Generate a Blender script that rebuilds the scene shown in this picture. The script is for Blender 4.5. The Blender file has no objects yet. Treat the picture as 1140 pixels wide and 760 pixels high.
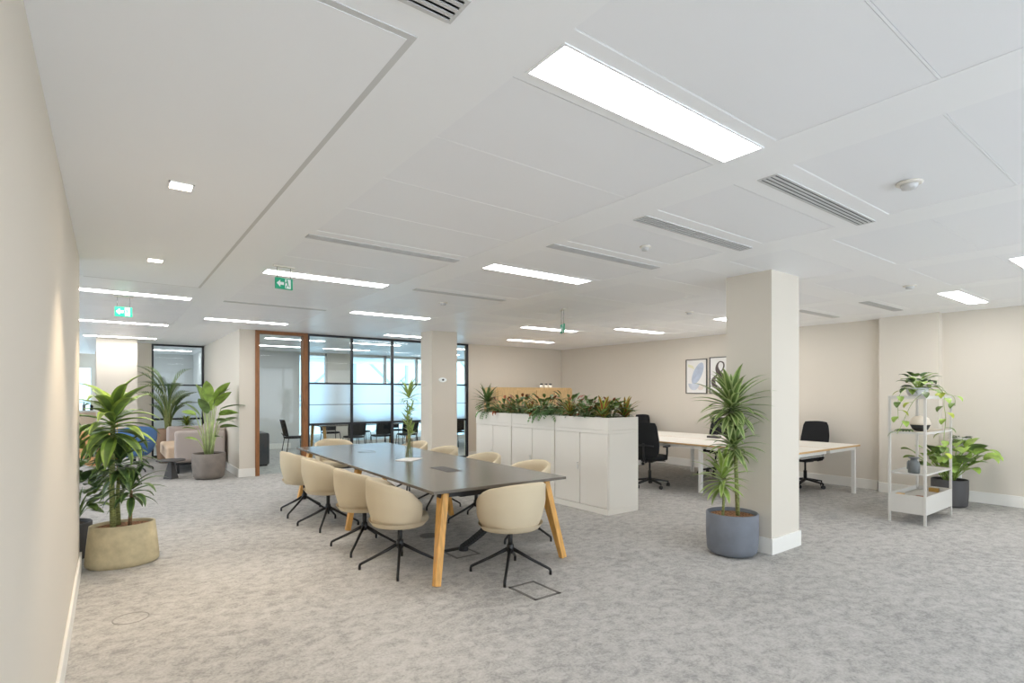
import bpy, math, random
from mathutils import Vector, Matrix
PI = math.pi
SC = bpy.context.scene
COL = SC.collection
rnd = random.Random(7)
CEIL = 2.655

# ------------------------------------------------------------------ materials
def lin(c):
    return tuple(((v/255)/12.92 if v/255 <= .04045 else ((v/255+.055)/1.055)**2.4) for v in c) + (1,)
def new_mat(name):
    m = bpy.data.materials.new(name); m.use_nodes = True
    nt = m.node_tree
    return m, nt, nt.nodes['Principled BSDF']
def mat(name, c, rough=.6, metal=0, spec=.5, noise=0, nscale=20, bump=0, coat=0, stretch=None):
    m, nt, b = new_mat(name)
    b.inputs['Base Color'].default_value = lin(c)
    b.inputs['Roughness'].default_value = rough
    b.inputs['Metallic'].default_value = metal
    b.inputs['Specular IOR Level'].default_value = spec
    if coat: b.inputs['Coat Weight'].default_value = coat
    if noise or bump:
        tc = nt.nodes.new('ShaderNodeTexCoord'); n = nt.nodes.new('ShaderNodeTexNoise')
        n.inputs['Scale'].default_value = nscale; n.inputs['Detail'].default_value = 5
        if stretch:
            mp = nt.nodes.new('ShaderNodeMapping'); mp.inputs['Scale'].default_value = stretch
            nt.links.new(tc.outputs['Object'], mp.inputs[0]); nt.links.new(mp.outputs[0], n.inputs['Vector'])
        else:
            nt.links.new(tc.outputs['Object'], n.inputs['Vector'])
        if noise:
            r = nt.nodes.new('ShaderNodeValToRGB')
            a = lin(tuple(max(0, v*(1-noise)) for v in c)); d = lin(tuple(min(255, v*(1+noise)) for v in c))
            r.color_ramp.elements[0].position = .3; r.color_ramp.elements[1].position = .7
            r.color_ramp.elements[0].color = a; r.color_ramp.elements[1].color = d
            nt.links.new(n.outputs['Fac'], r.inputs[0]); nt.links.new(r.outputs[0], b.inputs['Base Color'])
        if bump:
            bp = nt.nodes.new('ShaderNodeBump'); bp.inputs['Strength'].default_value = bump; bp.inputs['Distance'].default_value = .01
            nt.links.new(n.outputs['Fac'], bp.inputs['Height']); nt.links.new(bp.outputs[0], b.inputs['Normal'])
    return m
def emit(name, c, s):
    m = bpy.data.materials.new(name); m.use_nodes = True; nt = m.node_tree; nt.nodes.clear()
    e = nt.nodes.new('ShaderNodeEmission'); o = nt.nodes.new('ShaderNodeOutputMaterial')
    e.inputs[0].default_value = lin(c); e.inputs[1].default_value = s
    nt.links.new(e.outputs[0], o.inputs[0]); return m
def glass(name, tint, frost=False):
    m = bpy.data.materials.new(name); m.use_nodes = True; nt = m.node_tree; nt.nodes.clear()
    o = nt.nodes.new('ShaderNodeOutputMaterial')
    t = nt.nodes.new('ShaderNodeBsdfTransparent'); t.inputs[0].default_value = lin(tint)
    g = nt.nodes.new('ShaderNodeBsdfGlossy'); g.inputs['Roughness'].default_value = .02
    f = nt.nodes.new('ShaderNodeFresnel'); f.inputs[0].default_value = 1.5
    mx = nt.nodes.new('ShaderNodeMixShader')
    ge = nt.nodes.new('ShaderNodeNewGeometry'); mm = nt.nodes.new('ShaderNodeMath'); mm.operation = 'SUBTRACT'; mm.use_clamp = True   # no reflection from inside the pane
    nt.links.new(f.outputs[0], mm.inputs[0]); nt.links.new(ge.outputs['Backfacing'], mm.inputs[1])
    nt.links.new(mm.outputs[0], mx.inputs[0]); nt.links.new(t.outputs[0], mx.inputs[1]); nt.links.new(g.outputs[0], mx.inputs[2])
    last = mx
    if frost:
        d = nt.nodes.new('ShaderNodeBsdfRefraction'); d.inputs[0].default_value = lin((246, 251, 254)); d.inputs['Roughness'].default_value = .42; d.inputs['IOR'].default_value = 1.2
        d2 = nt.nodes.new('ShaderNodeBsdfDiffuse'); d2.inputs[0].default_value = lin((240, 247, 252))
        a = nt.nodes.new('ShaderNodeMixShader'); a.inputs[0].default_value = .25
        nt.links.new(d.outputs[0], a.inputs[1]); nt.links.new(d2.outputs[0], a.inputs[2])
        # film printed as fine horizontal lines that open up towards the bottom
        tc = nt.nodes.new('ShaderNodeTexCoord'); sp = nt.nodes.new('ShaderNodeSeparateXYZ')
        nt.links.new(tc.outputs['Object'], sp.inputs[0])
        mr = nt.nodes.new('ShaderNodeMapRange'); mr.inputs[1].default_value = .9; mr.inputs[2].default_value = 1.3
        mr.inputs[3].default_value = .62; mr.inputs[4].default_value = .85
        nt.links.new(sp.outputs['Z'], mr.inputs[0])
        b = nt.nodes.new('ShaderNodeMixShader')
        nt.links.new(mr.outputs[0], b.inputs[0]); nt.links.new(mx.outputs[0], b.inputs[1]); nt.links.new(a.outputs[0], b.inputs[2])
        last = b
    nt.links.new(last.outputs[0], o.inputs[0]); return m

def carpet():
    m, nt, b = new_mat('carpet')
    N = nt.nodes.new; L = nt.links.new
    tc = N('ShaderNodeTexCoord')
    mp = N('ShaderNodeMapping'); mp.inputs['Scale'].default_value = (1.0, 1.2, 1); mp.inputs['Rotation'].default_value = (0, 0, .25)
    L(tc.outputs['Object'], mp.inputs[0])
    n1 = N('ShaderNodeTexNoise'); n1.inputs['Scale'].default_value = 10.5; n1.inputs['Detail'].default_value = 9; n1.inputs['Roughness'].default_value = .78; n1.inputs['Distortion'].default_value = .4
    n2 = N('ShaderNodeTexNoise'); n2.inputs['Scale'].default_value = 65; n2.inputs['Detail'].default_value = 2
    n3 = N('ShaderNodeTexNoise'); n3.inputs['Scale'].default_value = 1.1; n3.inputs['Detail'].default_value = 3
    L(mp.outputs[0], n1.inputs['Vector']); L(tc.outputs['Object'], n2.inputs['Vector']); L(tc.outputs['Object'], n3.inputs['Vector'])
    a = N('ShaderNodeMath'); a.operation = 'MULTIPLY_ADD'; a.inputs[1].default_value = .22; L(n3.outputs['Fac'], a.inputs[0]); L(n1.outputs['Fac'], a.inputs[2])
    c = N('ShaderNodeMath'); c.operation = 'MULTIPLY_ADD'; c.inputs[1].default_value = .34; L(n2.outputs['Fac'], c.inputs[0]); L(a.outputs[0], c.inputs[2])
    r = N('ShaderNodeValToRGB'); e = r.color_ramp.elements
    e[0].position = .64; e[0].color = lin((151, 149, 146)); e[1].position = .92; e[1].color = lin((192, 189, 185))
    k = r.color_ramp.elements.new(.785); k.color = lin((178, 175, 170))
    L(c.outputs[0], r.inputs[0]); L(r.outputs[0], b.inputs['Base Color'])
    b.inputs['Roughness'].default_value = .95; b.inputs['Specular IOR Level'].default_value = .1
    bp = N('ShaderNodeBump'); bp.inputs['Strength'].default_value = .25; bp.inputs['Distance'].default_value = .004
    L(n2.outputs['Fac'], bp.inputs['Height']); L(bp.outputs[0], b.inputs['Normal'])
    return m

M = dict(
    carpet=carpet(),
    wall=mat('painted_wall', (215, 207, 194), .75, spec=.2),
    skirt=mat('skirting_paint', (232, 229, 222), .45, spec=.3),
    band=mat('ceiling_metal', (248, 249, 251), .38, spec=.55),
    tile=mat('ceiling_tile', (244, 245, 248), .42, spec=.5),
    plaster=mat('ceiling_plaster', (245, 246, 248), .8, spec=.2),
    gap=mat('shadow_gap', (206, 206, 205), .8),
    dark=mat('dark_slot', (28, 28, 28), .7),
    ventm=mat('vent_metal', (205, 205, 204), .5),
    light=emit('panel_light', (255, 252, 250), 10.5),
    downl=emit('downlight_lens', (255, 240, 218), 14.0),
    bulb=emit('bulb_glass', (255, 214, 150), 7.0),
    white=mat('white_laminate', (229, 224, 214), .45, spec=.35),
    wmetal=mat('white_metal', (230, 228, 223), .4, spec=.4),
    cream=mat('cream_fabric', (210, 195, 167), .9, spec=.15, bump=.15, nscale=400),
    black=mat('black_metal', (22, 22, 23), .42),
    blackp=mat('black_plastic', (27, 28, 29), .55),
    blackf=mat('black_fabric', (24, 25, 27), .9, bump=.2, nscale=300),
    oak=mat('oak_wood', (214, 160, 84), .5, noise=.10, nscale=6, stretch=(6, 6, 1)),
    oakp=mat('oak_panel', (205, 172, 122), .55, noise=.07, nscale=5, stretch=(8, 8, 1)),
    edge=mat('ply_edge', (196, 158, 106), .55),
    walnut=mat('door_frame_wood', (140, 92, 52), .5, noise=.10, nscale=6, stretch=(6, 6, 1)),
    tabletop=mat('grey_table_laminate', (104, 97, 88), .20, spec=.55, noise=.03, nscale=30),
    module=mat('power_module', (80, 76, 72), .5),
    concrete=mat('beige_concrete', (190, 176, 142), .8, noise=.06, nscale=14, bump=.2),
    potgrey=mat('grey_pot', (110, 114, 122), .6, noise=.04, nscale=9, bump=.08),
    pottaupe=mat('taupe_pot', (125, 116, 108), .7, noise=.05, nscale=9),
    potdark=mat('charcoal_pot', (74, 72, 72), .65),
    potbrown=mat('brown_pot', (132, 104, 80), .7),
    soil=mat('bark_chips', (138, 100, 70), .95, noise=.45, nscale=60, bump=1.0),
    soild=mat('dark_soil', (62, 50, 40), .95, noise=.4, nscale=60, bump=.8),
    cane=mat('plant_cane', (132, 138, 84), .8, noise=.25, nscale=40, stretch=(1, 1, 4)),
    canebrown=mat('woody_cane', (128, 104, 74), .85, noise=.2, nscale=40, stretch=(1, 1, 4)),
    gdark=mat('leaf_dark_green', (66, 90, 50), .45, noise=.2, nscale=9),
    gmid=mat('leaf_mid_green', (102, 126, 66), .45, noise=.2, nscale=9),
    gbright=mat('leaf_bright_green', (138, 164, 74), .45, noise=.2, nscale=9),
    glight=mat('leaf_pale_edge', (172, 186, 124), .5, noise=.12, nscale=9),
    gyellow=mat('leaf_yellow_green', (166, 178, 70), .5, noise=.15, nscale=9),
    golive=mat('leaf_olive_green', (96, 118, 66), .5, noise=.25, nscale=12),
    gred=mat('leaf_red_brown', (150, 84, 52), .5, noise=.3, nscale=14),
    gfern=mat('leaf_fern_green', (112, 146, 92), .5, noise=.2, nscale=14),
    glass=glass('clear_glass', (243, 249, 250)),
    frost=glass('frosted_film', (225, 238, 245), True),
    vase=glass('vase_glass', (242, 241, 236)),
    frame=mat('black_frame', (36, 38, 44), .4),
    sofa=mat('sofa_grey_fabric', (190, 178, 172), .95, bump=.2, nscale=300),
    sofac=mat('sofa_cushion_fabric', (220, 196, 170), .95, bump=.2, nscale=300),
    blue=mat('blue_fabric', (84, 122, 176), .9, bump=.2, nscale=300),
    tan=mat('tan_fabric', (214, 160, 110), .9),
    brass=mat('brass', (196, 158, 92), .3, metal=1),
    steel=mat('steel', (170, 170, 170), .3, metal=1),
    green=mat('exit_green', (0, 166, 120), .4),
    signw=mat('sign_white', (245, 250, 248), .4),
    paper=mat('white_paper', (238, 234, 228), .7),
    poster=mat('poster_paper', (232, 230, 226), .6),
    pblue=mat('print_pale_blue', (200, 205, 214), .7, noise=.05, nscale=8),
    pblue2=mat('print_slate_blue', (182, 192, 208), .7, noise=.05, nscale=8),
    ppink=mat('print_pale_pink', (226, 212, 204), .7),
    pyell=mat('print_pale_yellow', (224, 222, 190), .7),
    ink=mat('print_dark_ink', (92, 82, 78), .7),
    pframe=mat('picture_frame', (70, 66, 62), .5),
    vasegrey=mat('grey_ceramic', (108, 112, 112), .4),
    lattice=mat('lattice_steel', (150, 168, 180), .6),
    facade=mat('facade_glass', (205, 228, 236), .5),
    roomgrey=mat('meeting_room_wall', (205, 205, 203), .8, spec=.2),
    shelfm=mat('shelf_metal', (204, 200, 192), .5),
    shelfb=mat('shelf_board', (222, 210, 192), .6),
    floorbox=mat('floor_box_frame', (110, 107, 103), .6),
    ringgrey=mat('outlet_ring_grey', (150, 147, 142), .7),
    screen=mat('dark_grey_laminate', (84, 84, 88), .6),
)

# ------------------------------------------------------------------ mesh builder
class MB:
    def __init__(s): s.v = []; s.f = []; s.m = []; s.sm = []
    def add(s, vs, fs, mi=0, smooth=False):
        o = len(s.v); s.v += [tuple(p) for p in vs]
        for f in fs: s.f.append(tuple(i+o for i in f)); s.m.append(mi); s.sm.append(smooth)
        return s
    def box(s, x0, x1, y0, y1, z0, z1, mi=0, T=None):
        x0, x1 = min(x0, x1), max(x0, x1); y0, y1 = min(y0, y1), max(y0, y1); z0, z1 = min(z0, z1), max(z0, z1)
        vs = [Vector((x, y, z)) for z in (z0, z1) for x, y in ((x0, y0), (x1, y0), (x1, y1), (x0, y1))]
        if T: vs = [T @ v for v in vs]
        return s.add(vs, [(0, 3, 2, 1), (4, 5, 6, 7), (0, 1, 5, 4), (1, 2, 6, 5), (2, 3, 7, 6), (3, 0, 4, 7)], mi)
    def bar(s, a, b, w, h=None, mi=0, w2=None, h2=None, up=(0, 0, 1)):
        h = h or w; w2 = w2 or w; h2 = h2 or h
        a, b = Vector(a), Vector(b); d = (b-a).normalized(); u = Vector(up)
        if abs(d.dot(u)) > .98: u = Vector((0, 1, 0))
        sx = d.cross(u).normalized(); sy = sx.cross(d)
        vs = [p + sx*i*ww/2 + sy*j*hh/2 for p, ww, hh in ((a, w, h), (b, w2, h2)) for i, j in ((-1, -1), (1, -1), (1, 1), (-1, 1))]
        return s.add(vs, [(0, 1, 2, 3), (7, 6, 5, 4), (0, 4, 5, 1), (1, 5, 6, 2), (2, 6, 7, 3), (3, 7, 4, 0)], mi)
    def tube(s, pts, r, n=10, mi=0, cap=True):
        pts = [Vector(p) for p in pts]; rs = r if isinstance(r, (list, tuple)) else [r]*len(pts)
        o = len(s.v); prev = None
        for i, p in enumerate(pts):
            d = (pts[min(i+1, len(pts)-1)]-pts[max(i-1, 0)]).normalized()
            if prev is None:
                u = Vector((0, 0, 1)) if abs(d.z) < .9 else Vector((1, 0, 0)); a = d.cross(u).normalized()
            else: a = (prev - d*prev.dot(d)).normalized()
            prev = a; b = d.cross(a)
            s.v += [tuple(p + a*math.cos(2*PI*k/n)*rs[i] + b*math.sin(2*PI*k/n)*rs[i]) for k in range(n)]
        for i in range(len(pts)-1):
            for k in range(n):
                s.f.append((o+i*n+k, o+i*n+(k+1) % n, o+(i+1)*n+(k+1) % n, o+(i+1)*n+k)); s.m.append(mi); s.sm.append(True)
        if cap:
            s.f.append(tuple(o+k for k in range(n))[::-1]); s.m.append(mi); s.sm.append(False)
            s.f.append(tuple(o+(len(pts)-1)*n+k for k in range(n))); s.m.append(mi); s.sm.append(False)
        return s
    def lathe(s, prof, n=28, cx=0, cy=0, sx=1, sy=1, mi=0, cap=True, smooth=True):
        o = len(s.v)
        for r, z in prof:
            s.v += [(cx+math.cos(2*PI*k/n)*r*sx, cy+math.sin(2*PI*k/n)*r*sy, z) for k in range(n)]
        for i in range(len(prof)-1):
            for k in range(n):
                s.f.append((o+i*n+k, o+i*n+(k+1) % n, o+(i+1)*n+(k+1) % n, o+(i+1)*n+k)); s.m.append(mi); s.sm.append(smooth)
        if cap:
            s.f.append(tuple(o+k for k in range(n))[::-1]); s.m.append(mi); s.sm.append(False)
            s.f.append(tuple(o+(len(prof)-1)*n+k for k in range(n))); s.m.append(mi); s.sm.append(False)
        return s
    def grid(s, rows, mi=0, smooth=True, closed=False):
        o = len(s.v); n = len(rows[0])
        for r in rows: s.v += [tuple(p) for p in r]
        for i in range(len(rows)-1):
            for k in range(n if closed else n-1):
                s.f.append((o+i*n+k, o+i*n+(k+1) % n, o+(i+1)*n+(k+1) % n, o+(i+1)*n+k)); s.m.append(mi); s.sm.append(smooth)
        return s
    def prism(s, poly, axis, a, b, mi=0):
        # poly in the two other axes, extruded a..b along axis
        def P(u, w, t):
            return {'x': (t, u, w), 'y': (u, t, w), 'z': (u, w, t)}[axis]
        n = len(poly)
        vs = [P(u, w, a) for u, w in poly] + [P(u, w, b) for u, w in poly]
        fs = [tuple(range(n))[::-1], tuple(range(n, 2*n))] + [(i, (i+1) % n, n+(i+1) % n, n+i) for i in range(n)]
        return s.add(vs, fs, mi)
    def leaf(s, p, az, el, L, W, droop=.5, segs=6, mi=0, me=None, fold=.25, wid=None, roll=0):
        """a curved leaf blade with a folded midrib; mi = centre colour, me = edge colour"""
        if me is None: me = mi
        wid = wid or (lambda t: math.sin(PI*min(1, .08+t*.92)**.75))
        p = Vector(p); o = len(s.v); e = el
        cols = (-1, -.52, 0, .52, 1)
        for i in range(segs+1):
            t = i/segs
            d = Vector((math.cos(az)*math.cos(e), math.sin(az)*math.cos(e), math.sin(e)))
            sd = Vector((-math.sin(az), math.cos(az), 0))
            up = sd.cross(d) * -1
            if up.z < 0 and abs(e) < 1.5: up = -up
            if roll:
                q = Matrix.Rotation(roll, 3, d); sd = q @ sd; up = q @ up
            w = W/2*max(0.02, wid(t))
            s.v += [tuple(p + sd*w*c + up*abs(c)*w*fold) for c in cols]
            p = p + d*L/segs
            e -= droop/segs*(.5+t)
        for i in range(segs):
            for k in range(4):
                s.f.append((o+i*5+k, o+i*5+k+1, o+(i+1)*5+k+1, o+(i+1)*5+k)); s.m.append(me if k in (0, 3) else mi); s.sm.append(True)
        return p
    def build(s, name, mats, parent=None, bevel=0, loc=None, subsurf=0):
        me = bpy.data.meshes.new(name); me.from_pydata(s.v, [], s.f)
        if not isinstance(mats, (list, tuple)): mats = [mats]
        for m in mats: me.materials.append(m)
        for p, mi, sm in zip(me.polygons, s.m, s.sm): p.material_index = mi; p.use_smooth = sm
        me.update()
        o = bpy.data.objects.new(name, me); COL.objects.link(o)
        if parent: o.parent = parent
        if loc: o.location = loc
        if bevel:
            b = o.modifiers.new('bevel', 'BEVEL'); b.width = bevel; b.segments = 2; b.limit_method = 'ANGLE'; b.angle_limit = .6
        if subsurf:
            b = o.modifiers.new('sub', 'SUBSURF'); b.levels = b.render_levels = subsurf
        return o

def tag(o, label, cat, group=None):
    o['label'] = label; o['category'] = cat
    if group: o['group'] = group
    return o
def thing(name, label, cat, loc=(0, 0, 0), rz=0, group=None):
    o = bpy.data.objects.new(name, None); COL.objects.link(o)
    o.location = loc; o.rotation_euler = (0, 0, rz)
    return tag(o, label, cat, group)
def struct(o, name=None):
    o['kind'] = 'structure'; return o
def dup(o, parent=None):
    c = o.copy(); COL.objects.link(c)
    if parent: c.parent = parent
    for ch in list(o.children): dup(ch, c)
    return c
def place(o, loc, rz, label, first):
    c = o if first else dup(o)
    c.location = loc; c.rotation_euler = (0, 0, rz); c['label'] = label
    return c

# ------------------------------------------------------------------ setting
def sbox(name, x0, x1, y0, y1, z0, z1, m, bevel=0):
    return struct(MB().box(x0, x1, y0, y1, z0, z1).build(name, m, bevel=bevel))
sbox('floor', -7, 10.2, -3.6, 20.3, -.08, 0, M['carpet'])

# ceiling: continuous metal bands with slightly recessed tiles between them
mb = MB()
mb.box(-7, 10.2, -3.6, 20.3, CEIL+.012, CEIL+.06, 1)
BAY, BW = 1.585, 1.265
bays = [1.18+BAY*k for k in range(-5, 6)]
strips = {0: [(1.25, 1.57), (3.89, 4.21), (5.32, 5.64), (7.38, 7.70), (9.38, 9.70)],
          1: [(1.33, 1.65), (2.17, 2.49), (3.02, 3.34), (3.88, 4.20), (5.24, 5.56), (7.26, 7.58)],
          -1: [(1.2, 1.58), (7.50, 7.82), (10.7, 11.02), (13.75, 14.07)]}
dstr = [(1.8, 2.12), (2.64, 2.96), (3.45, 3.77), (4.6, 4.92), (6.5, 6.8), (7.25, 7.57), (9.1, 9.4)]
edges = []
for k, bx in enumerate(bays):
    mb.box(bx-(BAY-BW), bx, -3.6, 20.3, CEIL, CEIL+.014, 0)
    ki = k-5
    st = sorted(strips.get(ki, dstr))
    y = -3.6
    for a, b in st + [(20.3, 20.4)]:
        gapn = max(1, round((a-y)/.61)); step = (a-y)/gapn
        for j in range(gapn):
            edges.append((bx, bx+BW, y+j*step, y+(j+1)*step))
        if a < 20: mb.box(bx, bx+BW, a, b, CEIL, CEIL+.014, 0)
        y = b
for x0, x1, y0, y1 in edges:
    if x1 < .9 and x0 > -1 and y1 > 1.6 and y0 < 6.7: pass
    g = .006
    mb.box(x0+.001, x1-.001, y0+g, y1-g, CEIL+.0018, CEIL+.014, 2)
    mb.box(x0, x1, y1-g*.7, y1+g*.7, CEIL+.001, CEIL+.014, 0)
mb.box(.8, .87, 1.58, 6.75, CEIL-.001, CEIL+.01, 0); mb.box(-.45, .87, 1.2, 1.58, CEIL-.001, CEIL+.01, 0); mb.box(-.45, .87, 6.75, 7.5, CEIL-.001, CEIL+.01, 0)
struct(mb.build('ceiling', [M['band'], M['gap'], M['tile']]))
# plasterboard area by the left wall, edged by a shadow gap
struct(MB().box(-.2, .775, 1.605, 6.72, CEIL-.006, CEIL+.004).build('ceiling_plasterboard', M['plaster']))
g = MB(); g.box(.775, .80, 1.58, 6.75, CEIL-.0045, CEIL+.003); g.box(-.2, .775, 1.58, 1.605, CEIL-.0045, CEIL+.003); g.box(-.2, .775, 6.72, 6.75, CEIL-.0045, CEIL+.003)
struct(g.build('trim_1', M['gap']))

def skirt(name, segs):
    g = MB()
    for x0, x1, y0, y1 in segs: g.box(x0, x1, y0, y1, 0, .15)
    struct(g.build(name, M['skirt'], bevel=.003))
def upto(name, x0, x1, y0, y1, m=None): return sbox(name, x0, x1, y0, y1, 0, CEIL+.01, m or M['wall'])
upto('wall_left', -.42, -.2, -3.4, 5.87)
skirt('baseboard_left', [(-.2, -.184, -3.4, 5.87), (-.42, -.184, 5.87, 5.886)])
upto('wall_left_return', -7, -.42, 5.65, 5.87)
upto('wall_right', 9.6, 9.8, -3.4, 10.85)

skirt('baseboard_right', [(9.584, 9.6, -3.4, 10.65)])
upto('pillar_wall_pier', 9.44, 9.6, 2.50, 3.24)
skirt('baseboard_pier', [(9.424, 9.44, 2.484, 3.256), (9.424, 9.584, 2.484, 2.50), (9.424, 9.584, 3.24, 3.256)])
upto('wall_far', 6.71, 9.6, 10.65, 10.85)
skirt('baseboard_far', [(6.71, 9.584, 10.634, 10.65)])
upto('wall_meeting_nib', 1.87, 2.13, 10.65, 10.8)
upto('wall_meeting_side', 1.87, 2.02, 10.8, 15.5)
skirt('baseboard_meeting', [(1.854, 2.13, 10.634, 10.65), (1.854, 1.87, 10.65, 15.0), (2.02, 2.036, 10.8, 15.5), (2.02, 4.0, 15.484, 15.5)])
# pillars
upto('pillar_by_desks', 4.94, 5.47, 2.57, 3.03)
skirt('baseboard_pillar_desks', [(4.924, 5.486, 2.554, 2.57), (4.924, 5.486, 3.03, 3.046), (4.924, 4.94, 2.57, 3.03), (5.47, 5.486, 2.57, 3.03)])
upto('pillar_by_meeting', 4.74, 5.27, 8.78, 9.22)
skirt('baseboard_pillar_meeting', [(4.724, 5.286, 8.764, 8.78), (4.724, 5.286, 9.22, 9.236), (4.724, 4.74, 8.78, 9.22), (5.27, 5.286, 8.78, 9.22)])
upto('pillar_lounge', -.21, .49, 14.0, 14.5)
skirt('baseboard_pillar_lounge', [(-.226, .506, 13.984, 14.0)])
# wall behind the camera: tall unseen windows, opened full width for more daylight
g = MB()
for x in (-.42, 1.1, 2.6, 4.35, 6.1, 7.85, 9.54): g.box(x, x+.06, -3.55, -3.45, .1, 2.6)
g.box(-.42, 9.6, -3.55, -3.45, 0, .1); g.box(-.42, 9.6, -3.55, -3.45, 2.6, CEIL)
struct(g.build('window_1', M['frame']))
# meeting room: back wall with tall windows, side wall
upto('wall_meeting_back', 1.87, 4.22, 15.5, 15.7, M['roomgrey'])
upto('wall_meeting_back_mid', 5.0, 5.72, 15.5, 15.7)
upto('wall_meeting_right', 10.0, 10.2, 10.85, 15.7, M['roomgrey'])
g = MB()
for a, b in ((4.22, 5.0), (5.72, 10.0)):
    n = 1 if b-a < 1 else 4
    for i in range(n+1):
        x = a+(b-a)*i/n; g.box(x-.035 if i else x, x+.035, 15.56, 15.64, 0, CEIL)
    g.box(a, b, 15.56, 15.64, 0, .12); g.box(a, b, 15.56, 15.64, 2.58, CEIL)
struct(g.build('window_2', M['wmetal']))
g = MB()
g.box(4.25, 4.97, 15.595, 15.605, .12, 2.58); g.box(5.75, 9.97, 15.595, 15.605, .12, 2.58)
struct(g.build('window_2_glass', M['glass']))
# lounge far side
upto('wall_lounge_back', .49, .79, 14.95, 15.1)
upto('wall_lounge_inner', .3, 2.02, 18.6, 18.8, M['roomgrey'])
upto('wall_open_far', -.3, .3, 18.6, 18.8)
g = MB()
for y in (5.87, 8.2, 10.6, 13.0, 15.4, 17.7, 20.0): g.box(-7, -6.9, y, y+.08, 0, CEIL)
struct(g.build('window_added', M['frame']))  # unseen lounge side windows, added to bring in more daylight
upto('wall_inner_side', 2.02, 2.12, 15.7, 18.8, M['roomgrey'])
g = MB(); g.box(-6.8, -.3, 19.9, 20.1, 0, .95); g.box(-6.8, -.3, 19.9, 20.1, 2.25, CEIL+.01)
for x in (-6.8, -5.2, -3.6, -2.0, -.42): g.box(x, x+.12, 19.9, 20.1, .95, 2.25)
struct(g.build('window_3', M['wall']))
g = MB(); g.box(-6.7, -.35, 19.99, 20.0, .95, 2.25)
struct(g.build('window_3_glass', M['glass']))

# glazed partition (black frame) and door in a timber frame
def glazed(name, x0, x1, y, mull, ztr=1.70, zfr=.90, zb=.06):
    root = bpy.data.objects.new(name, None); COL.objects.link(root); struct(root)
    g = MB(); t = .022
    g.box(x0, x1, y-.03, y+.03, CEIL-.04, CEIL); g.box(x0, x1, y-.03, y+.03, 0, zb)
    for x in [x0]+mull+[x1-2*t]: g.box(x, x+2*t, y-.031, y+.031, 0, CEIL)
    g.box(x0, x1, y-.02, y+.02, ztr-.016, ztr+.016); g.box(x0, x1, y-.02, y+.02, zfr-.022, zfr+.022)
    struct(g.build('window_frame', M['frame'], root))
    g = MB(); g.box(x0+.02, x1-.02, y-.005, y+.005, ztr, CEIL-.03); g.box(x0+.02, x1-.02, y-.005, y+.005, zb, zfr)
    struct(g.build('window_pane', M['glass'], root))
    g = MB(); g.box(x0+.02, x1-.02, y-.005, y+.005, zfr, 1.275); g.box(x0+.02, x1-.02, y-.005, y+.005, 1.29, ztr)
    struct(g.build('window_frosted_pane', M['frost'], root))
    struct(MB().box(x0+.02, x1-.02, y-.006, y+.006, 1.276, 1.289).build('window_film_line', M['potgrey'], root))
    return root
glazed('window_4', 3.06, 6.71, 10.70, [3.92, 4.80, 5.72])
glazed('window_5', .79, 1.855, 15.02, [])
dr = bpy.data.objects.new('door_1', None); COL.objects.link(dr); struct(dr)
g = MB(); g.box(2.13, 2.20, 10.62, 10.78, 0, CEIL); g.box(2.97, 3.06, 10.62, 10.78, 0, CEIL); g.box(2.2, 2.97, 10.62, 10.78, CEIL-.055, CEIL)
struct(g.build('door_frame', M['walnut'], dr, bevel=.003))
g = MB(); g.box(2.205, 2.965, 10.71, 10.722, .01, CEIL-.06)
struct(g.build('door_pane', M['glass'], dr))
for z in (2.2, 1.35, .3):
    struct(MB().box(2.19, 2.215, 10.695, 10.735, z, z+.11).build('door_hinge', M['steel'], dr))

# ------------------------------------------------------------------ ceiling fittings
def light(x0, x1, y, w=.19):
    root = thing('ceiling_light', '', 'ceiling light', ((x0+x1)/2, y, CEIL), 0, 'long recessed ceiling lights')
    h = (x1-x0)/2
    g = MB(); z0 = -.004
    g.box(-h-.01, h+.01, -w/2-.01, -w/2, z0, .01); g.box(-h-.01, h+.01, w/2, w/2+.01, z0, .01)
    g.box(-h-.01, -h, -w/2, w/2, z0, .01); g.box(h, h+.01, -w/2, w/2, z0, .01)
    g.build('frame', M['band'], root)
    MB().box(-h, h, -w/2, w/2, -.002, .012).build('diffuser', M['light'], root)
    return root
L = [(1.21, 2.45, 1.42, 'largest long white ceiling light, nearest to the viewer above the open floor'),
     (1.18, 2.38, 5.46, 'long ceiling light right above the green exit sign nearest the table'),
     (2.75, 3.95, 4.03, 'long ceiling light in mid ceiling above the near end of the meeting table'),
     (2.75, 3.95, 7.45, 'long ceiling light just in front of the clock-height pillar, above the table far end'),
     (4.35, 5.55, 9.95, 'short-looking ceiling light half hidden behind the pillar by the meeting room'),
     (-.40, .80, 7.62, 'first long ceiling light on the left, in front of the left exit sign'),
     (-.40, .80, 10.80, 'second long ceiling light on the left, just beyond the left exit sign'),
     (-.40, .80, 13.60, 'farthest long ceiling light on the left, by the lounge column'),
     (1.18, 2.38, 9.45, 'long ceiling light in front of the timber door frame'),
     (5.75, 6.95, 7.35, 'ceiling light behind the hanging edge-on exit sign'),
     (6.85, 8.05, 9.25, 'ceiling light nearest the far corner of the back walls'),
     (7.25, 8.45, 6.55, 'ceiling light above the far end of the desks, left of the big pillar'),
     (7.50, 8.70, 4.72, 'ceiling light peeking out from behind the left edge of the big pillar'),
     (7.65, 8.88, 1.94, 'ceiling light above the plant shelf by the right wall'),
     (6.18, 7.38, 1.05, 'ceiling light cut by the right edge of the picture')]
for x0, x1, y, lab in L: light(x0, x1, y)['label'] = lab.replace('clock-height ', '')
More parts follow.
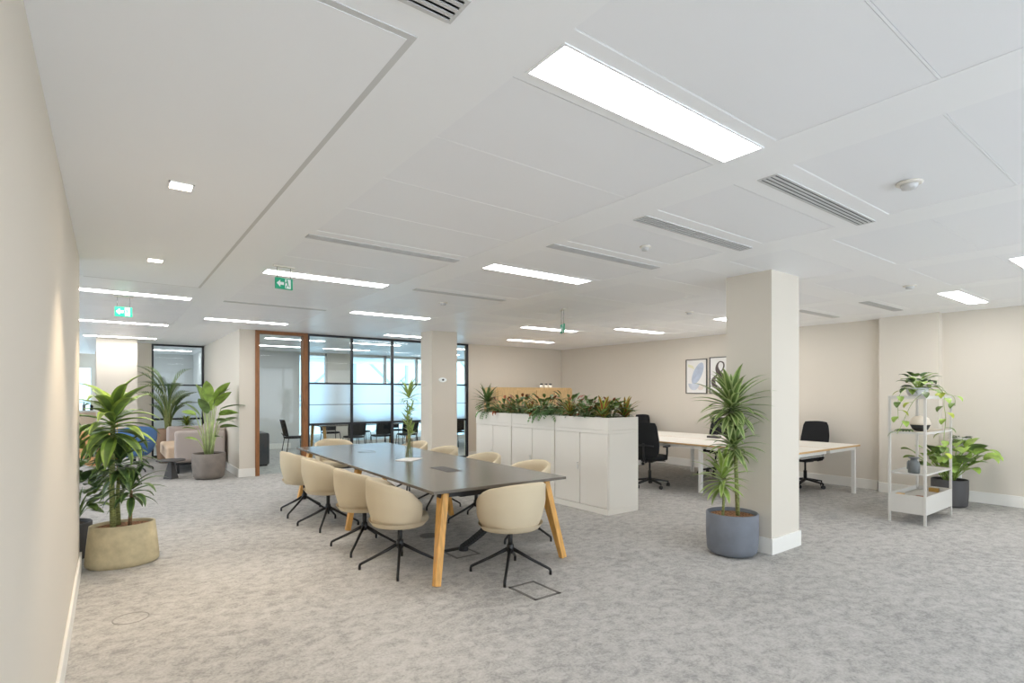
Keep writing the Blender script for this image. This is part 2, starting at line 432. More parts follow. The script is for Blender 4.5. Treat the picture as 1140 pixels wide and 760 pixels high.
for x0, x1, y in ((4.4, 5.6, 12.0), (7.2, 8.4, 12.0), (2.6, 3.8, 12.0), (.8, 1.8, 17), (4.4, 5.6, 13.9), (7.2, 8.4, 13.9), (2.6, 3.8, 13.9)):
    light(x0, x1, y)['label'] = ''
ml = [o for o in COL.objects if o.name.startswith('ceiling_light') and o['label'] == '']
for o, lab in zip(ml, ('ceiling light inside the meeting room beyond the middle panes', 'ceiling light inside the meeting room towards the right',
                       'ceiling light inside the meeting room seen through the glass door', 'ceiling light in the small room behind the lounge glass', 'ceiling light deeper in the meeting room, before the middle windows', 'ceiling light deeper in the meeting room, at its right end', 'ceiling light deeper in the meeting room, behind the timber post')): o['label'] = lab

def vent(x0, x1, y, w, lab):
    root = thing('ceiling_vent', lab, 'air vent', ((x0+x1)/2, y, CEIL), 0, 'slotted ceiling air vents')
    h = (x1-x0)/2
    MB().box(-h, h, -w/2, w/2, -.001, .008).build('slot_backing', M['dark'], root)
    g = MB(); n = 4; s = w/(n*1.0)
    for i in range(n+1):
        y0 = -w/2+i*s; g.box(-h, h, y0-s*.27, y0+s*.27, -.005, .001)
    g.box(-h-.012, -h, -w/2-.005, w/2+.005, -.005, .001); g.box(h, h+.012, -w/2-.005, w/2+.005, -.005, .001)
    g.build('louvre', M['ventm'], root)
for a in [(-.42, .84, 1.40, .11, 'slotted ceiling vent cut by the top edge of the picture'),
          (2.80, 4.07, 2.33, .10, 'slotted ceiling vent between the big light and the pillar, left of the darkest vent'),
          (2.82, 4.10, 1.485, .10, 'darkest and clearest slotted vent, right of the big ceiling light'),
          (1.17, 2.42, 4.05, .09, 'slotted ceiling vent above the left end of the meeting table'),
          (2.76, 4.02, 3.18, .09, 'slotted ceiling vent just right of the mid ceiling light'),
          (2.72, 3.92, 5.42, .09, 'thin slotted ceiling vent left of the small smoke detector'),
          (7.62, 8.78, 2.78, .11, 'short slotted vent near the right wall, left of the light there'),
          (7.65, 8.82, 3.60, .10, 'small slotted vent just right of the big pillar top'),
          (1.16, 2.40, 7.54, .08, 'faint thin slotted vent left of the door frame, between two lights')]: vent(*a)

for x, y, lab in ((.32, 3.49, 'bright square downlight nearest the viewer in the left ceiling'), (.32, 5.57, 'farther small square downlight in the left ceiling')):
    root = thing('downlight', lab, 'downlight', (x, y, CEIL-.006), 0, 'square downlights')
    g = MB(); a = .062
    g.box(-a, a, -a, -a+.01, -.004, .006); g.box(-a, a, a-.01, a, -.004, .006); g.box(-a, -a+.01, -a, a, -.004, .006); g.box(a-.01, a, -a, a, -.004, .006)
    g.build('rim', M['band'], root)
    MB().box(-.052, .052, -.052, .052, -.003, .004).build('lens', M['downl'], root)

for x, y, r, lab in ((3.51, 1.06, .05, 'flat round ceiling sensor at the upper right, nearest the viewer'),
                     (6.87, 2.07, .05, 'white smoke detector above and left of the plant shelf light'),
                     (3.40, 6.0, .045, 'small smoke detector above the middle of the meeting table'),
                     (6.57, 4.6, .045, 'tiny smoke detector left of the big pillar top'),
                     (3.37, 2.76, .035, 'very small flush sensor between two ceiling vents')):
    root = thing('smoke_detector', lab, 'smoke detector', (x, y, CEIL), 0, 'ceiling detectors')
    MB().lathe([(r*1.25, 0), (r*1.25, -.008), (r*1.1, -.012)][::-1], 24).build('base', M['white'], root)
    MB().lathe([(r*.3, -.036), (r*.7, -.034), (r*.8, -.02), (r*.85, -.011)], 24).build('sensor', M['ventm'], root)

def exit_sign(x, y, rz, ztop, hh, lab, wd=.17):
    root = thing('exit_sign', lab, 'exit sign', (x, y, CEIL), rz, 'hanging exit signs')
    z1 = ztop-CEIL; z0 = z1-hh
    g = MB(); g.box(-.09, .09, -.02, .02, -.012, 0); g.build('ceiling_plate', M['white'], root)
    for sx in (-.06, .06): MB().tube([(sx, 0, z1), (sx, 0, -.01)], .0035, 6).build('hanger', M['steel'], root)
    MB().box(-wd/2, wd/2, -.008, .008, z0, z1).build('panel', M['green'], root, bevel=.001)
    for s, yy in ((1, -.009), (-1, .009)):
        g = MB(); cz = (z0+z1)/2; cx = -wd*.22*s; k = hh*.32
        ya, yb = (yy, yy+.0015*s)
        pts = [(cx-k, cz), (cx, cz+k), (cx, cz+k*.4), (cx+k, cz+k*.4), (cx+k, cz-k*.4), (cx, cz-k*.4), (cx, cz-k)]
        g.prism(pts, 'y', ya, yb); g.build('arrow', M['signw'], root)
        g = MB(); dx = wd*.24*s; g.box(dx-.028, dx+.022, ya, yb, z0+.008, z1-.008)
        dw = g.build('door_symbol', M['signw'], root)
        g = MB(); y2, y3 = ya-.001*s, yb
        H = hh*.8; b = z0+hh*.12
        g.prism([(dx-.012+.01*math.cos(t)*.7, b+H*.88+.01*math.sin(t)*.7) for t in [i*PI/5 for i in range(10)]], 'y', y2, y3)
        g.prism([(dx-.016, b+H*.78), (dx-.004, b+H*.78), (dx, b+H*.42), (dx-.010, b+H*.40)], 'y', y2, y3)
        g.prism([(dx-.010, b+H*.42), (dx-.002, b+H*.42), (dx-.018, b), (dx-.025, b+.002)], 'y', y2, y3)
        g.prism([(dx-.004, b+H*.45), (dx+.001, b+H*.40), (dx+.012, b+H*.14), (dx+.005, b+H*.10)], 'y', y2, y3)
        g.prism([(dx-.016, b+H*.76), (dx-.012, b+H*.66), (dx-.026, b+H*.50), (dx-.029, b+H*.56)], 'y', y2, y3)
        g.build('running_figure', M['green'], dw)
exit_sign(1.27, 5.15, math.radians(6), 2.545, .10, 'green exit sign hanging just below the light above the table, arrow and running figure', .155)
exit_sign(.14, 7.9, 0, 2.53, .115, 'leftmost green exit sign, hanging over the lounge end', .17)
exit_sign(4.98, 5.5, math.radians(64), 2.45, .12, 'exit sign hanging edge-on on long rods left of the big pillar', .17)

# ------------------------------------------------------------------ meeting table
TX, TY, TR = 2.745, 5.80, math.radians(-1.6)
TM = Matrix.Translation((TX, TY, 0)) @ Matrix.Rotation(TR, 4, 'Z')
def tw(x, y, z=0): return tuple(TM @ Vector((x, y, z)))
tb = thing('meeting_table', 'long meeting table with dark grey top on splayed light oak legs', 'table', (TX, TY, 0), TR)
MB().box(-.675, .675, -2.12, 2.12, .716, .74).build('tabletop', M['tabletop'], tb, bevel=.003)
for y0, dy in ((-1.98, -.13), (0, 0), (1.98, .13)):
    for sx in (-1, 1):
        g = MB(); yo = y0+dy
        g.bar((sx*.52, y0, .69), (sx*.645, yo, 0), .115 if dy else .10, .055, 0, .05, .055, up=(1, 0, 0))
        g.build('leg', M['oak'], tb, bevel=.004)
g = MB()
for y0 in (-1.98, 0, 1.98): g.box(-.56, .56, y0-.03, y0+.03, .66, .7155)
for x in (-.3, .3): g.box(x-.02, x+.02, -2.0, 2.0, .67, .7155)
g.build('steel_frame', M['black'], tb)
g = MB(); g.box(-.14, .14, -1.6, 1.5, .56, .575); g.box(-.14, -.135, -1.6, 1.5, .575, .70); g.box(.135, .14, -1.6, 1.5, .575, .70)
g.build('cable_tray', M['black'], tb)
g = MB(); g.box(-.08, .08, -1.26, -.86, .7395, .7425); pm = g.build('power_module', M['module'], tb, bevel=.002)
g = MB(); g.box(-.072, .072, -1.25, -1.065, .742, .7435); g.box(-.072, .072, -1.055, -.87, .742, .7435); g.build('module_flap', M['module'], pm)
g = MB(); n = 28; R1, R2 = .11, .1
g.lathe([(R1, .7395), (R1, .7422), (R2, .7422), (R2, .7395)], 32, -.07, .98, cap=False); g.build('grommet_ring', M['module'], tb)
# cable spine from the floor box to the table
cs = thing('cable_spine', 'black segmented cable spine running from floor box up under the table', 'cable')
pts = [(2.72, 4.40, .045), (2.73, 4.28, .12), (2.745, 4.14, .22), (2.76, 4.05, .30), (2.80, 3.99, .40), (2.83, 4.02, .50), (2.83, 4.12, .555)]
g = MB()
for a, b in zip(pts[:-1], pts[1:]):
    a, b = Vector(a), Vector(b); n = max(2, round((b-a).length/.032))
    for i in range(n):
        p = a.lerp(b, i/n); q = a.lerp(b, (i+.8)/n); g.bar(p, q, .072, .045)
g.build('spine_links', M['blackp'], cs, bevel=.003)
MB().lathe([(.045, 0.002), (.045, .02), (.035, .05), (.02, .05)], 20, 2.72, 4.41).build('spine_foot', M['blackp'], cs)
def box_frame(x, y, hx, hy, rz, lab, plate=False):
    r = thing('floor_box', lab, 'floor box', (x, y, 0), rz)
    g = MB(); w = .024
    g.box(-hx, hx, -hy, -hy+w, -.001, .003); g.box(-hx, hx, hy-w, hy, -.001, .003); g.box(-hx, -hx+w, -hy, hy, -.001, .003); g.box(hx-w, hx, -hy, hy, -.001, .003)
    g.build('frame', M['floorbox'], r)
    MB().box(-hx+w, hx-w, -hy+w, hy-w, -.001, .002).build('lid', M['carpet'], r)
    if plate: MB().box(-hx+w, hx-w, hy-w-.07, hy-w, .002, .004).build('cable_outlet', M['dark'], r)
box_frame(2.60, 3.19, .125, .165, 0, 'square floor box with grey frame in open carpet in front of the head chair')
box_frame(2.66, 4.38, .13, .16, 0, 'square floor box under the table where the cable spine lands', True)
tag(MB().lathe([(.105, -.001), (.105, .004), (.095, .006)], 28, 2.71, 5.08).build('floor_grommet', M['floorbox']), 'round grey floor outlet lid beneath the middle of the table', 'floor outlet')
tag(MB().lathe([(.105, -.001), (.105, .0025), (.097, .0025), (.097, -.001)], 28, .12, 4.41, cap=False).build('floor_outlet_ring', M['ringgrey']), 'faint round outlet ring flush in the open carpet at left', 'floor outlet')

# vase with cut stems
vs = thing('glass_vase', 'clear glass cylinder vase of tall leafy stems standing on the grey table', 'vase', (*tw(.09, .02)[:2], .74))
MB().lathe([(.045, .001), (.048, .006), (.050, .23), (.046, .23), (.044, .012)], 24).build('glass', M['vase'], vs)
g = MB(); R = random.Random(3)
for i in range(5):
    a = i*1.3; g.tube([(math.cos(a)*.03, math.sin(a)*.03, .013), (math.cos(a+2)*.015, math.sin(a+2)*.015, .3), (math.cos(a+2)*.03, math.sin(a+2)*.03, .45 if i else .68)], .006, 6)
g.build('stem', M['cane'], vs)
def crown(g, c, n, L, W, R, e0=1.35, e1=-.2, droop=.9, mi=0, me=None, segs=6, spread=.05, wid=None, fold=.25, lim=None):
    for i in range(n):
        t = i/max(1, n-1); az = i*2.39996+R.uniform(-.3, .3); el = e0+(e1-e0)*t**.85+R.uniform(-.12, .12)
        l = L*R.uniform(.75, 1.08)*(.72+.28*math.sin(PI*min(1, .2+t)))
        if lim:
            while l > .12 and lim(c[0]+math.cos(az)*l*.92, c[1]+math.sin(az)*l*.92): l *= .85
        g.leaf((c[0]+math.cos(az)*.012, c[1]+math.sin(az)*.012, c[2]+spread*(1-t)-spread*.5), az, el, l, W*R.uniform(.8, 1.15), droop*R.uniform(.6, 1.3), segs, mi, me, fold, wid)
g = MB()
crown(g, (.0, .0, .72), 34, .25, .030, R, 1.5, -.1, .9, 0, 1, spread=.08)
for k in range(6): crown(g, (math.cos(k*1.05)*.03, math.sin(k*1.05)*.03, .30+.055*k), 12, .13, .026, R, 1.4, .2, .6, 0, 1, spread=.05)
g.build('foliage', [M['gbright'], M['glight']], vs)
pp = tag(MB().box(-.13, .15, -.10, .10, 0, .006).build('notepad', M['paper'], bevel=.001), 'white paper pad lying on the table beside the vase', 'paper')
pp.location = (*tw(.02, -.12)[:2], .7405); pp.rotation_euler = (0, 0, .6)

# ------------------------------------------------------------------ tub chairs
def tub_chair():
    r = thing('tub_chair', '', 'chair', (0, 0, 0), 0, 'cream tub chairs around the meeting table')
    # front is +x ; theta measured from the back (-x)
    def rimz(a):
        a = abs(a)
        z = .775-.035*(a/1.0)**2 if a < 1.0 else .74-.16*((a-1.0)/1.1)**1.5
        return z
    A = 2.08; NT = 37; NV = 10
    def pt(a, v, off):
        zt = rimz(a); zb = .385
        ex, ey = .285-off, .300-off
        z = zb+(zt-zb)*v
        # rounded bowl: the wall swells out quickly then stands nearly upright
        k = .72+.28*min(1, (v*1.7))**.55 if v < .6 else 1.0+.015*(v-.6)
        if off: z = max(z, .40) if v > 0 else .42
        px = -math.cos(a)*ex*k
        if px > 0: px *= .80
        return (px+.0, math.sin(a)*ey*k, z)
    g = MB(); out = []; inn = []
    for i in range(NT):
        a = -A+2*A*i/(NT-1)
        out.append([pt(a, (j/NV)**1.25, 0) for j in range(NV+1)])
        inn.append([pt(a, (j/NV)**1.25, .036) for j in range(NV+1)])
    rows = []
    for o, n in zip(out, inn):
        top = ((o[-1][0]+n[-1][0])/2, (o[-1][1]+n[-1][1])/2, o[-1][2]+.014)
        rows.append(o+[top]+n[::-1])
    g.grid(rows, closed=True)
    for rr in (rows[0], rows[-1]):
        g.add(rr, [tuple(range(len(rr)))])
    # bowl underneath
    n = 28; prev = []
    rings = []
    for k, z in ((.04, .375), (.55, .372), (.74, .386), (.80, .41), (.84, .43)):
        rings.append([(-math.cos(t)*.27*k/.84*(.9 if math.cos(t) < 0 else 1)*.98, math.sin(t)*.285*k/.84*.98, z) for t in [2*PI*i/n for i in range(n)]])
    g.grid(rings, closed=True); g.add(rings[0], [tuple(range(n))])
    sh = g.build('shell', M['cream'], r)
    g = MB(); rings = []
    for k, z in ((.96, .405), (1.0, .43), (.98, .455), (.9, .47), (.5, .474), (.05, .474)):
        rings.append([(-math.cos(t)*.245*k*(1.0 if math.cos(t) > 0 else 1.02), math.sin(t)*.245*k, z) for t in [2*PI*i/n for i in range(n)]])
    g.grid(rings[::-1], closed=True); g.add(rings[-1], [tuple(range(n))]); g.add(rings[0], [tuple(range(n))])
    g.build('seat_cushion', M['cream'], r)
    g = MB(); g.tube([(0, 0, .20), (0, 0, .372)], .02, 14); g.lathe([(.026, .17), (.034, .20), (.028, .24), (.02, .25)], 16); g.lathe([(.03, .36), (.09, .368), (.09, .373)], 20)
    g.build('column', M['black'], r)
    for k in range(4):
        g = MB(); g.tube([(.02, 0, .205), (.17, 0, .125), (.315, 0, .055), (.332, 0, .045), (.337, 0, .03), (.337, 0, 0.001)], [.016, .0125, .0115, .0115, .0115, .0115], 8)
        o = g.build('leg', M['black'], r); o.rotation_euler = (0, 0, k*PI/2)
    return r
tc = tub_chair()
chairs = [
    (2.01, 4.30, math.radians(-8), math.radians(62), 'cream tub chair on the left side, nearest the viewer'),
    (2.00, 5.08, math.radians(2), math.radians(48), 'cream tub chair on the left side, second from the viewer, beside the oak middle leg'),
    (2.00, 6.17, math.radians(-4), math.radians(58), 'cream tub chair on the left side, third from the viewer'),
    (1.98, 7.02, math.radians(3), math.radians(40), 'cream tub chair on the left side, farthest from the viewer by the table corner'),
    (2.69, 3.62, math.radians(88), math.radians(46), 'cream tub chair at the near head of the table, back to the viewer'),
    (3.48, 4.46, math.radians(176), math.radians(20), 'cream tub chair on the right side nearest the viewer, before the cupboards'),
    (3.48, 5.36, math.radians(182), math.radians(75), 'cream tub chair on the right side, second from the viewer'),
    (3.52, 6.40, math.radians(178), math.radians(40), 'cream tub chair on the right side below the pillar'),
    (3.54, 7.30, math.radians(183), math.radians(60), 'cream tub chair on the right side seen just right of the vase'),
    (2.80, 8.30, math.radians(268), math.radians(30), 'cream tub chair at the far head of the table, before the glass wall')]
for i, (x, y, rz, lr, lab) in enumerate(chairs):
    c = place(tc, (x, y, 0), rz, lab, i == 0)
for i, o in enumerate([o for o in COL.objects if o.name.startswith('tub_chair')]):
    lr = chairs[i][3]-chairs[i][2]
    for ch in o.children:
        if ch.name.startswith('leg'): ch.rotation_euler.z += lr

# ------------------------------------------------------------------ cupboards with planters
cab_lab = ['white two-door cupboard nearest the viewer, its blank end facing the pillar', 'middle white two-door cupboard below the planters', 'farthest white two-door cupboard, by the meeting room pillar']
def cupboard():
    r = thing('storage_cupboard', '', 'cupboard', (0, 0, 0), 0, 'white cupboards in a row')
    g = MB(); g.box(.021, .56, 0, .985, .0755, .9995); g.box(.0, .56, 0, .985, 1.0, 1.045); g.box(0, .56, 0, .985, 0, .075)
    g.build('body', M['white'], r, bevel=.002)
    for y0, y1, hy in ((.008, .487, .455), (.497, .977, .53)):
        d = MB().box(-.0, .02, y0, y1, .08, .995).build('door', M['white'], r, bevel=.003)
        if hy > .5:
            g = MB(); g.tube([(-.004, hy-.0, .60), (-.022, hy, .60)], .009, 12); g.box(-.014, -.004, hy-.008, hy+.008, .52, .58); g.build('handle', M['wmetal'], d)
    return r
cb = cupboard()
for i in range(3): place(cb, (4.90, 4.585+i*.99, 0), 0, cab_lab[i], i == 0)
def planter_box():
    r = thing('planter_box', '', 'planter', (0, 0, 0), 0, 'white planter boxes on the cupboards')
    g = MB(); t = .018; z0, z1 = .0, .155
    g.box(0, t, 0, .985, z0, z1); g.box(.56-t, .56, 0, .985, z0, z1); g.box(t, .56-t, 0, t, z0, z1); g.box(t, .56-t, .985-t, .985, z0, z1); g.box(t, .56-t, t, .985-t, z0, .02)
    g.build('box', M['white'], r, bevel=.002)
    MB().box(t, .56-t, t, .985-t, .02, .12).build('soil', M['soild'], r)
    return r
pb = planter_box()
for i in range(3): place(pb, (4.90, 4.585+i*.99, 1.046), 0, ['white planter box on the nearest cupboard', 'white planter box on the middle cupboard', 'white planter box on the farthest cupboard'][i], i == 0)
broad = lambda t: math.sin(PI*min(1, .05+.95*t)**.9)**.8
heart = lambda t: max(0, (math.sin(PI*min(1, .02+.98*t)**.62))**.75)
def stemleaf(g, p, az, el, sl, L, W, droop, mi, ms, R, wid=broad, fold=.2, me=None, sr=.003, segs=6):
    p = Vector(p); q = p; pts = [p]; e = el
    for i in range(4):
        q = q+Vector((math.cos(az)*math.cos(e), math.sin(az)*math.cos(e), math.sin(e)))*sl/4; e -= .12; pts.append(q)
    g.tube(pts, sr, 5, ms)
    g.leaf(q, az, e-.1, L, W, droop, segs, mi, me, fold, wid)
Z0 = 1.166
def planter_plant(kind, x, y, s, seed, lab, name=None, lean=None):
    R = random.Random(seed); g = MB(); mats = [M['gmid'], M['gfern'], M['gred'], M['golive'], M['glight'], M['gyellow']]
    if kind == 'fern':
        nm = 'fern'
        for i in range(30):
            az = i*2.4+R.uniform(-.2, .2) if lean is None else lean+R.uniform(-1.3, 1.3)
            el = R.uniform(.35, 1.2); L = .30*s*R.uniform(.7, 1.1); p = Vector((0, 0, 0)); e = el
            for k in range(9):
                d = Vector((math.cos(az)*math.cos(e), math.sin(az)*math.cos(e), math.sin(e))); q = p+d*L/8
                g.bar(p, q, .003, .002, 1); w = .065*s*math.sin(PI*(k+1.5)/11)
                for sd in (-1, 1): g.leaf(p, az+sd*1.15, e*.6, w, 0.018*s+.006, .5, 3, 1, None, .1)
                p = q; e -= .24
    elif kind == 'spiky':
        nm = 'dracaena'; g.tube([(0, 0, -.02), (0, 0, .13*s)], .01, 8, 3)
        crown(g, (0, 0, .12*s), 50, .22*s, .030*s, R, 1.4, -.3, .7, 3, 3)
    elif kind == 'brom':
        nm = 'bromeliad'
        crown(g, (0, 0, 0), 22, .24*s, .050*s, R, 1.45, .45, .8, 2, 5, wid=lambda t: (1-t)**.45*.95+.02)
        crown(g, (0, 0, 0), 14, .20*s, .05*s, R, .9, .2, .8, 0, 0)
    elif kind == 'broad':
        nm = 'rubber_plant'
        for i in range(13):
            az = i*2.4; el = 1.3-.08*i
            stemleaf(g, (R.uniform(-.02, .02), R.uniform(-.02, .02), .006*i*s), az, el, .09*s, .16*s*R.uniform(.8, 1.1), .072*s, .5, 0 if i % 3 else 3, 3, R, me=0)
    elif kind == 'bushy':
        nm = 'bushy_houseplant'
        for i in range(80):
            az = R.uniform(0, 2*PI); rr = R.uniform(0, .09)*s; el = R.uniform(.5, 1.5)
            stemleaf(g, (math.cos(az)*rr, math.sin(az)*rr, -.01), az, el, R.uniform(.06, .27)*s, .10*s*R.uniform(.7, 1.1), .040*s, .7, (0, 3, 0, 1, 2)[i % 5], 3, R, sr=.0018, segs=4)
    o = g.build(name or nm, mats); o.location = (x, y, Z0+(.05 if kind in ('fern', 'brom') else .02)); tag(o, lab, 'plant', 'plants along the cupboard planters'); return o
PP = [('spiky', 5.04, 7.42, 1.55, 'spiky dark green dracaena at the far left end of the planters'),
      ('fern', 5.0, 7.3, .9, 'fern spilling under the spiky dracaena at the far end'),
      ('bushy', 5.12, 7.05, 1.1, 'bushy green plant just right of the spiky dracaena'),
      ('bushy', 5.25, 6.75, 1.15, 'bushy plant in front of the left end of the oak cabinet'),
      ('brom', 5.02, 6.72, .9, 'small reddish bromeliad near the far planter front'),
      ('broad', 5.12, 6.45, .95, 'broad-leaved plant left of the middle of the planters'),
      ('brom', 4.99, 6.22, .85, 'reddish bromeliad left of the trailing fern'),
      ('bushy', 5.2, 6.12, 1.2, 'tall bushy plant behind the middle of the planter row'),
      ('fern', 4.99, 5.75, 1.25, 'pale green fern trailing over the cupboard front'),
      ('bushy', 5.25, 5.62, 1.25, 'dark bushy plant behind the trailing fern'),
      ('brom', 5.02, 5.38, 1.0, 'red-brown bromeliad right of the trailing fern'),
      ('bushy', 5.2, 5.22, 1.05, 'low bushy plant below the right end of the oak cabinet'),
      ('bushy', 5.02, 5.06, .95, 'low leafy plant between the two redder bromeliads'),
      ('broad', 5.15, 4.84, 1.55, 'large broad-leaved rubber plant with upright leaves near the right end'),
      ('brom', 5.0, 4.76, 1.2, 'orange-red bromeliad at the near front corner of the planters'),
      ('bushy', 5.32, 4.95, .95, 'small bushy plant behind the rubber plant'),
      ('bushy', 5.0, 5.95, 1.0, 'leafy plant immediately left of the trailing fern'),
      ('bushy', 5.0, 6.55, 1.0, 'leafy plant at the front between two small bromeliads'),
      ('brom', 5.36, 4.72, 1.25, 'reddish arching plant at the right end beside the black chair')]
for i, (k, x, y, s, lab) in enumerate(PP): planter_plant(k, x, y, s, 20+i, lab)
for (x, y, lab, sd) in ((4.93, 6.95, 'brown withered leaf hanging over the far planter front', 1), (4.93, 6.02, 'brown withered leaf hanging over the middle planter front', 2)):
    g = MB(); R = random.Random(sd); g.leaf((0, 0, 0), PI, .5, .16, .07, 3.4, 7, 0, None, .3); g.leaf((0, .01, 0), PI+.4, .5, .12, .05, 3.2, 7, 0, None, .3)
    o = g.build('withered_leaf', M['gred']); o.location = (x, y, 1.2); tag(o, lab, 'leaf', 'withered leaves over the planter front')

# oak storage unit behind the cupboards
ok = thing('oak_cabinet', 'tall light oak cabinet behind the planter row near the far wall', 'cabinet', (6.34, 9.0, 0))
g = MB(); poly = [(0, 0), (2.12, 0)]+[(2.12-.05+.05*math.cos(t), 1.58+.05*math.sin(t)) for t in (0, .5, 1.05, PI/2)]+[(.05+.05*math.cos(t), 1.58+.05*math.sin(t)) for t in (PI/2, 2.1, 2.6, PI)]
g.prism(poly, 'y', .02, .45); g.build('body', M['oakp'], ok)
for i in range(4):
    MB().box(.03+i*.517, .03+i*.517+.507, 0, .02, .06, 1.57).build('door', M['oakp'], ok, bevel=.002)
for i, x in enumerate((7.70, 7.83, 7.96)):
    m = thing('mug', 'small white mug with dark rim on the oak cabinet', 'mug', (x, 9.2, 1.631), 0, 'mugs on the oak cabinet')
    m['label'] = ['left', 'middle', 'right'][i]+' one of three small white mugs on the oak cabinet'
    MB().lathe([(.036, 0), (.038, .005), (.038, .06), (.034, .06), (.033, .01)], 16).build('cup', M['white'], m)
    MB().lathe([(.034, .056), (.034, .085), (.028, .09), (.01, .092)], 16).build('lid', M['dark'], m)

# ------------------------------------------------------------------ desks
DX0, DXM, DX1 = 7.10, 8.075, 9.04
YD = [3.35, 4.75, 6.15, 7.55]
def desk(w):
    r = thing('office_desk', '', 'desk', (0, 0, 0), 0, 'white bench desks')
    g = MB(); g.box(0, w, .003, 1.397, .712, .735); g.build('desktop', M['white'], r)
    g = MB(); g.box(-.003, w+.003, 0, .003, .711, .7352); g.box(-.003, 0, 0, 1.4, .711, .7352); g.box(w, w+.003, 0, 1.4, .711, .7352); g.box(-.003, w+.003, 1.397, 1.4, .711, .7352)
    g.build('plywood_edge', M['edge'], r)
    g = MB(); g.box(.05, w-.05, .04, .09, .66, .711); g.box(.05, w-.05, 1.31, 1.36, .66, .711); g.box(.05, .09, .09, 1.31, .66, .711); g.box(w-.09, w-.05, .09, 1.31, .66, .711)
    g.build('frame', M['wmetal'], r)
    return r
dk = desk(.96)
first = True; desks = []
where = ['nearest the viewer', 'in the middle of the bench', 'farthest from the viewer']
for side, (x, w) in enumerate(((DX0, 0), (DXM+.005, 0))):
    for j in range(3):
        c = place(dk, (x, YD[j], 0), 0, 'white desk on the %s side of the bench, %s' % (('near (chair back seen)', 'wall')[side], where[j]), first); first = False
        c['label'] = c['label'].replace(' (chair back seen)', ' pillar')
        desks.append((c, side, j))
for c, side, j in desks:
    for ly in ([.04, 1.31] if j == 2 else [.04]):
        lx = .04 if side == 0 else .87
        MB().box(lx, lx+.05, ly, ly+.05, 0, .6595).build('leg', M['wmetal'], c, bevel=.003)
tray = thing('cable_tray', 'white wire cable tray hanging under the near desk end', 'cable tray', (8.1, 3.5, 0))
MB().box(-.35, .35, .1, 1.2, .58, .59).build('tray', M['wmetal'], tray)
g = MB()
for x in (-.34, .34):
    for y in (.15, 1.1): g.bar((x, y, .59), (x, y, .66), .01)
g.build('bracket', M['wmetal'], tray)
# desk power units
for x, y, lab in ((7.86, 3.98, 'black desk power box with thin stalk on the near desk'), (8.35, 5.35, 'dark cable box on the wall-side middle desk')):
    p = thing('desk_power_box', lab, 'power box', (x, y, .7362)); MB().box(-.05, .05, -.11, .11, 0, .035).build('housing', M['potdark'], p, bevel=.004)
    if x < 8: MB().tube([(0, .02, .034), (0, .02, .24), (0, .03, .26)], .004, 8).build('stalk', M['blackp'], p)

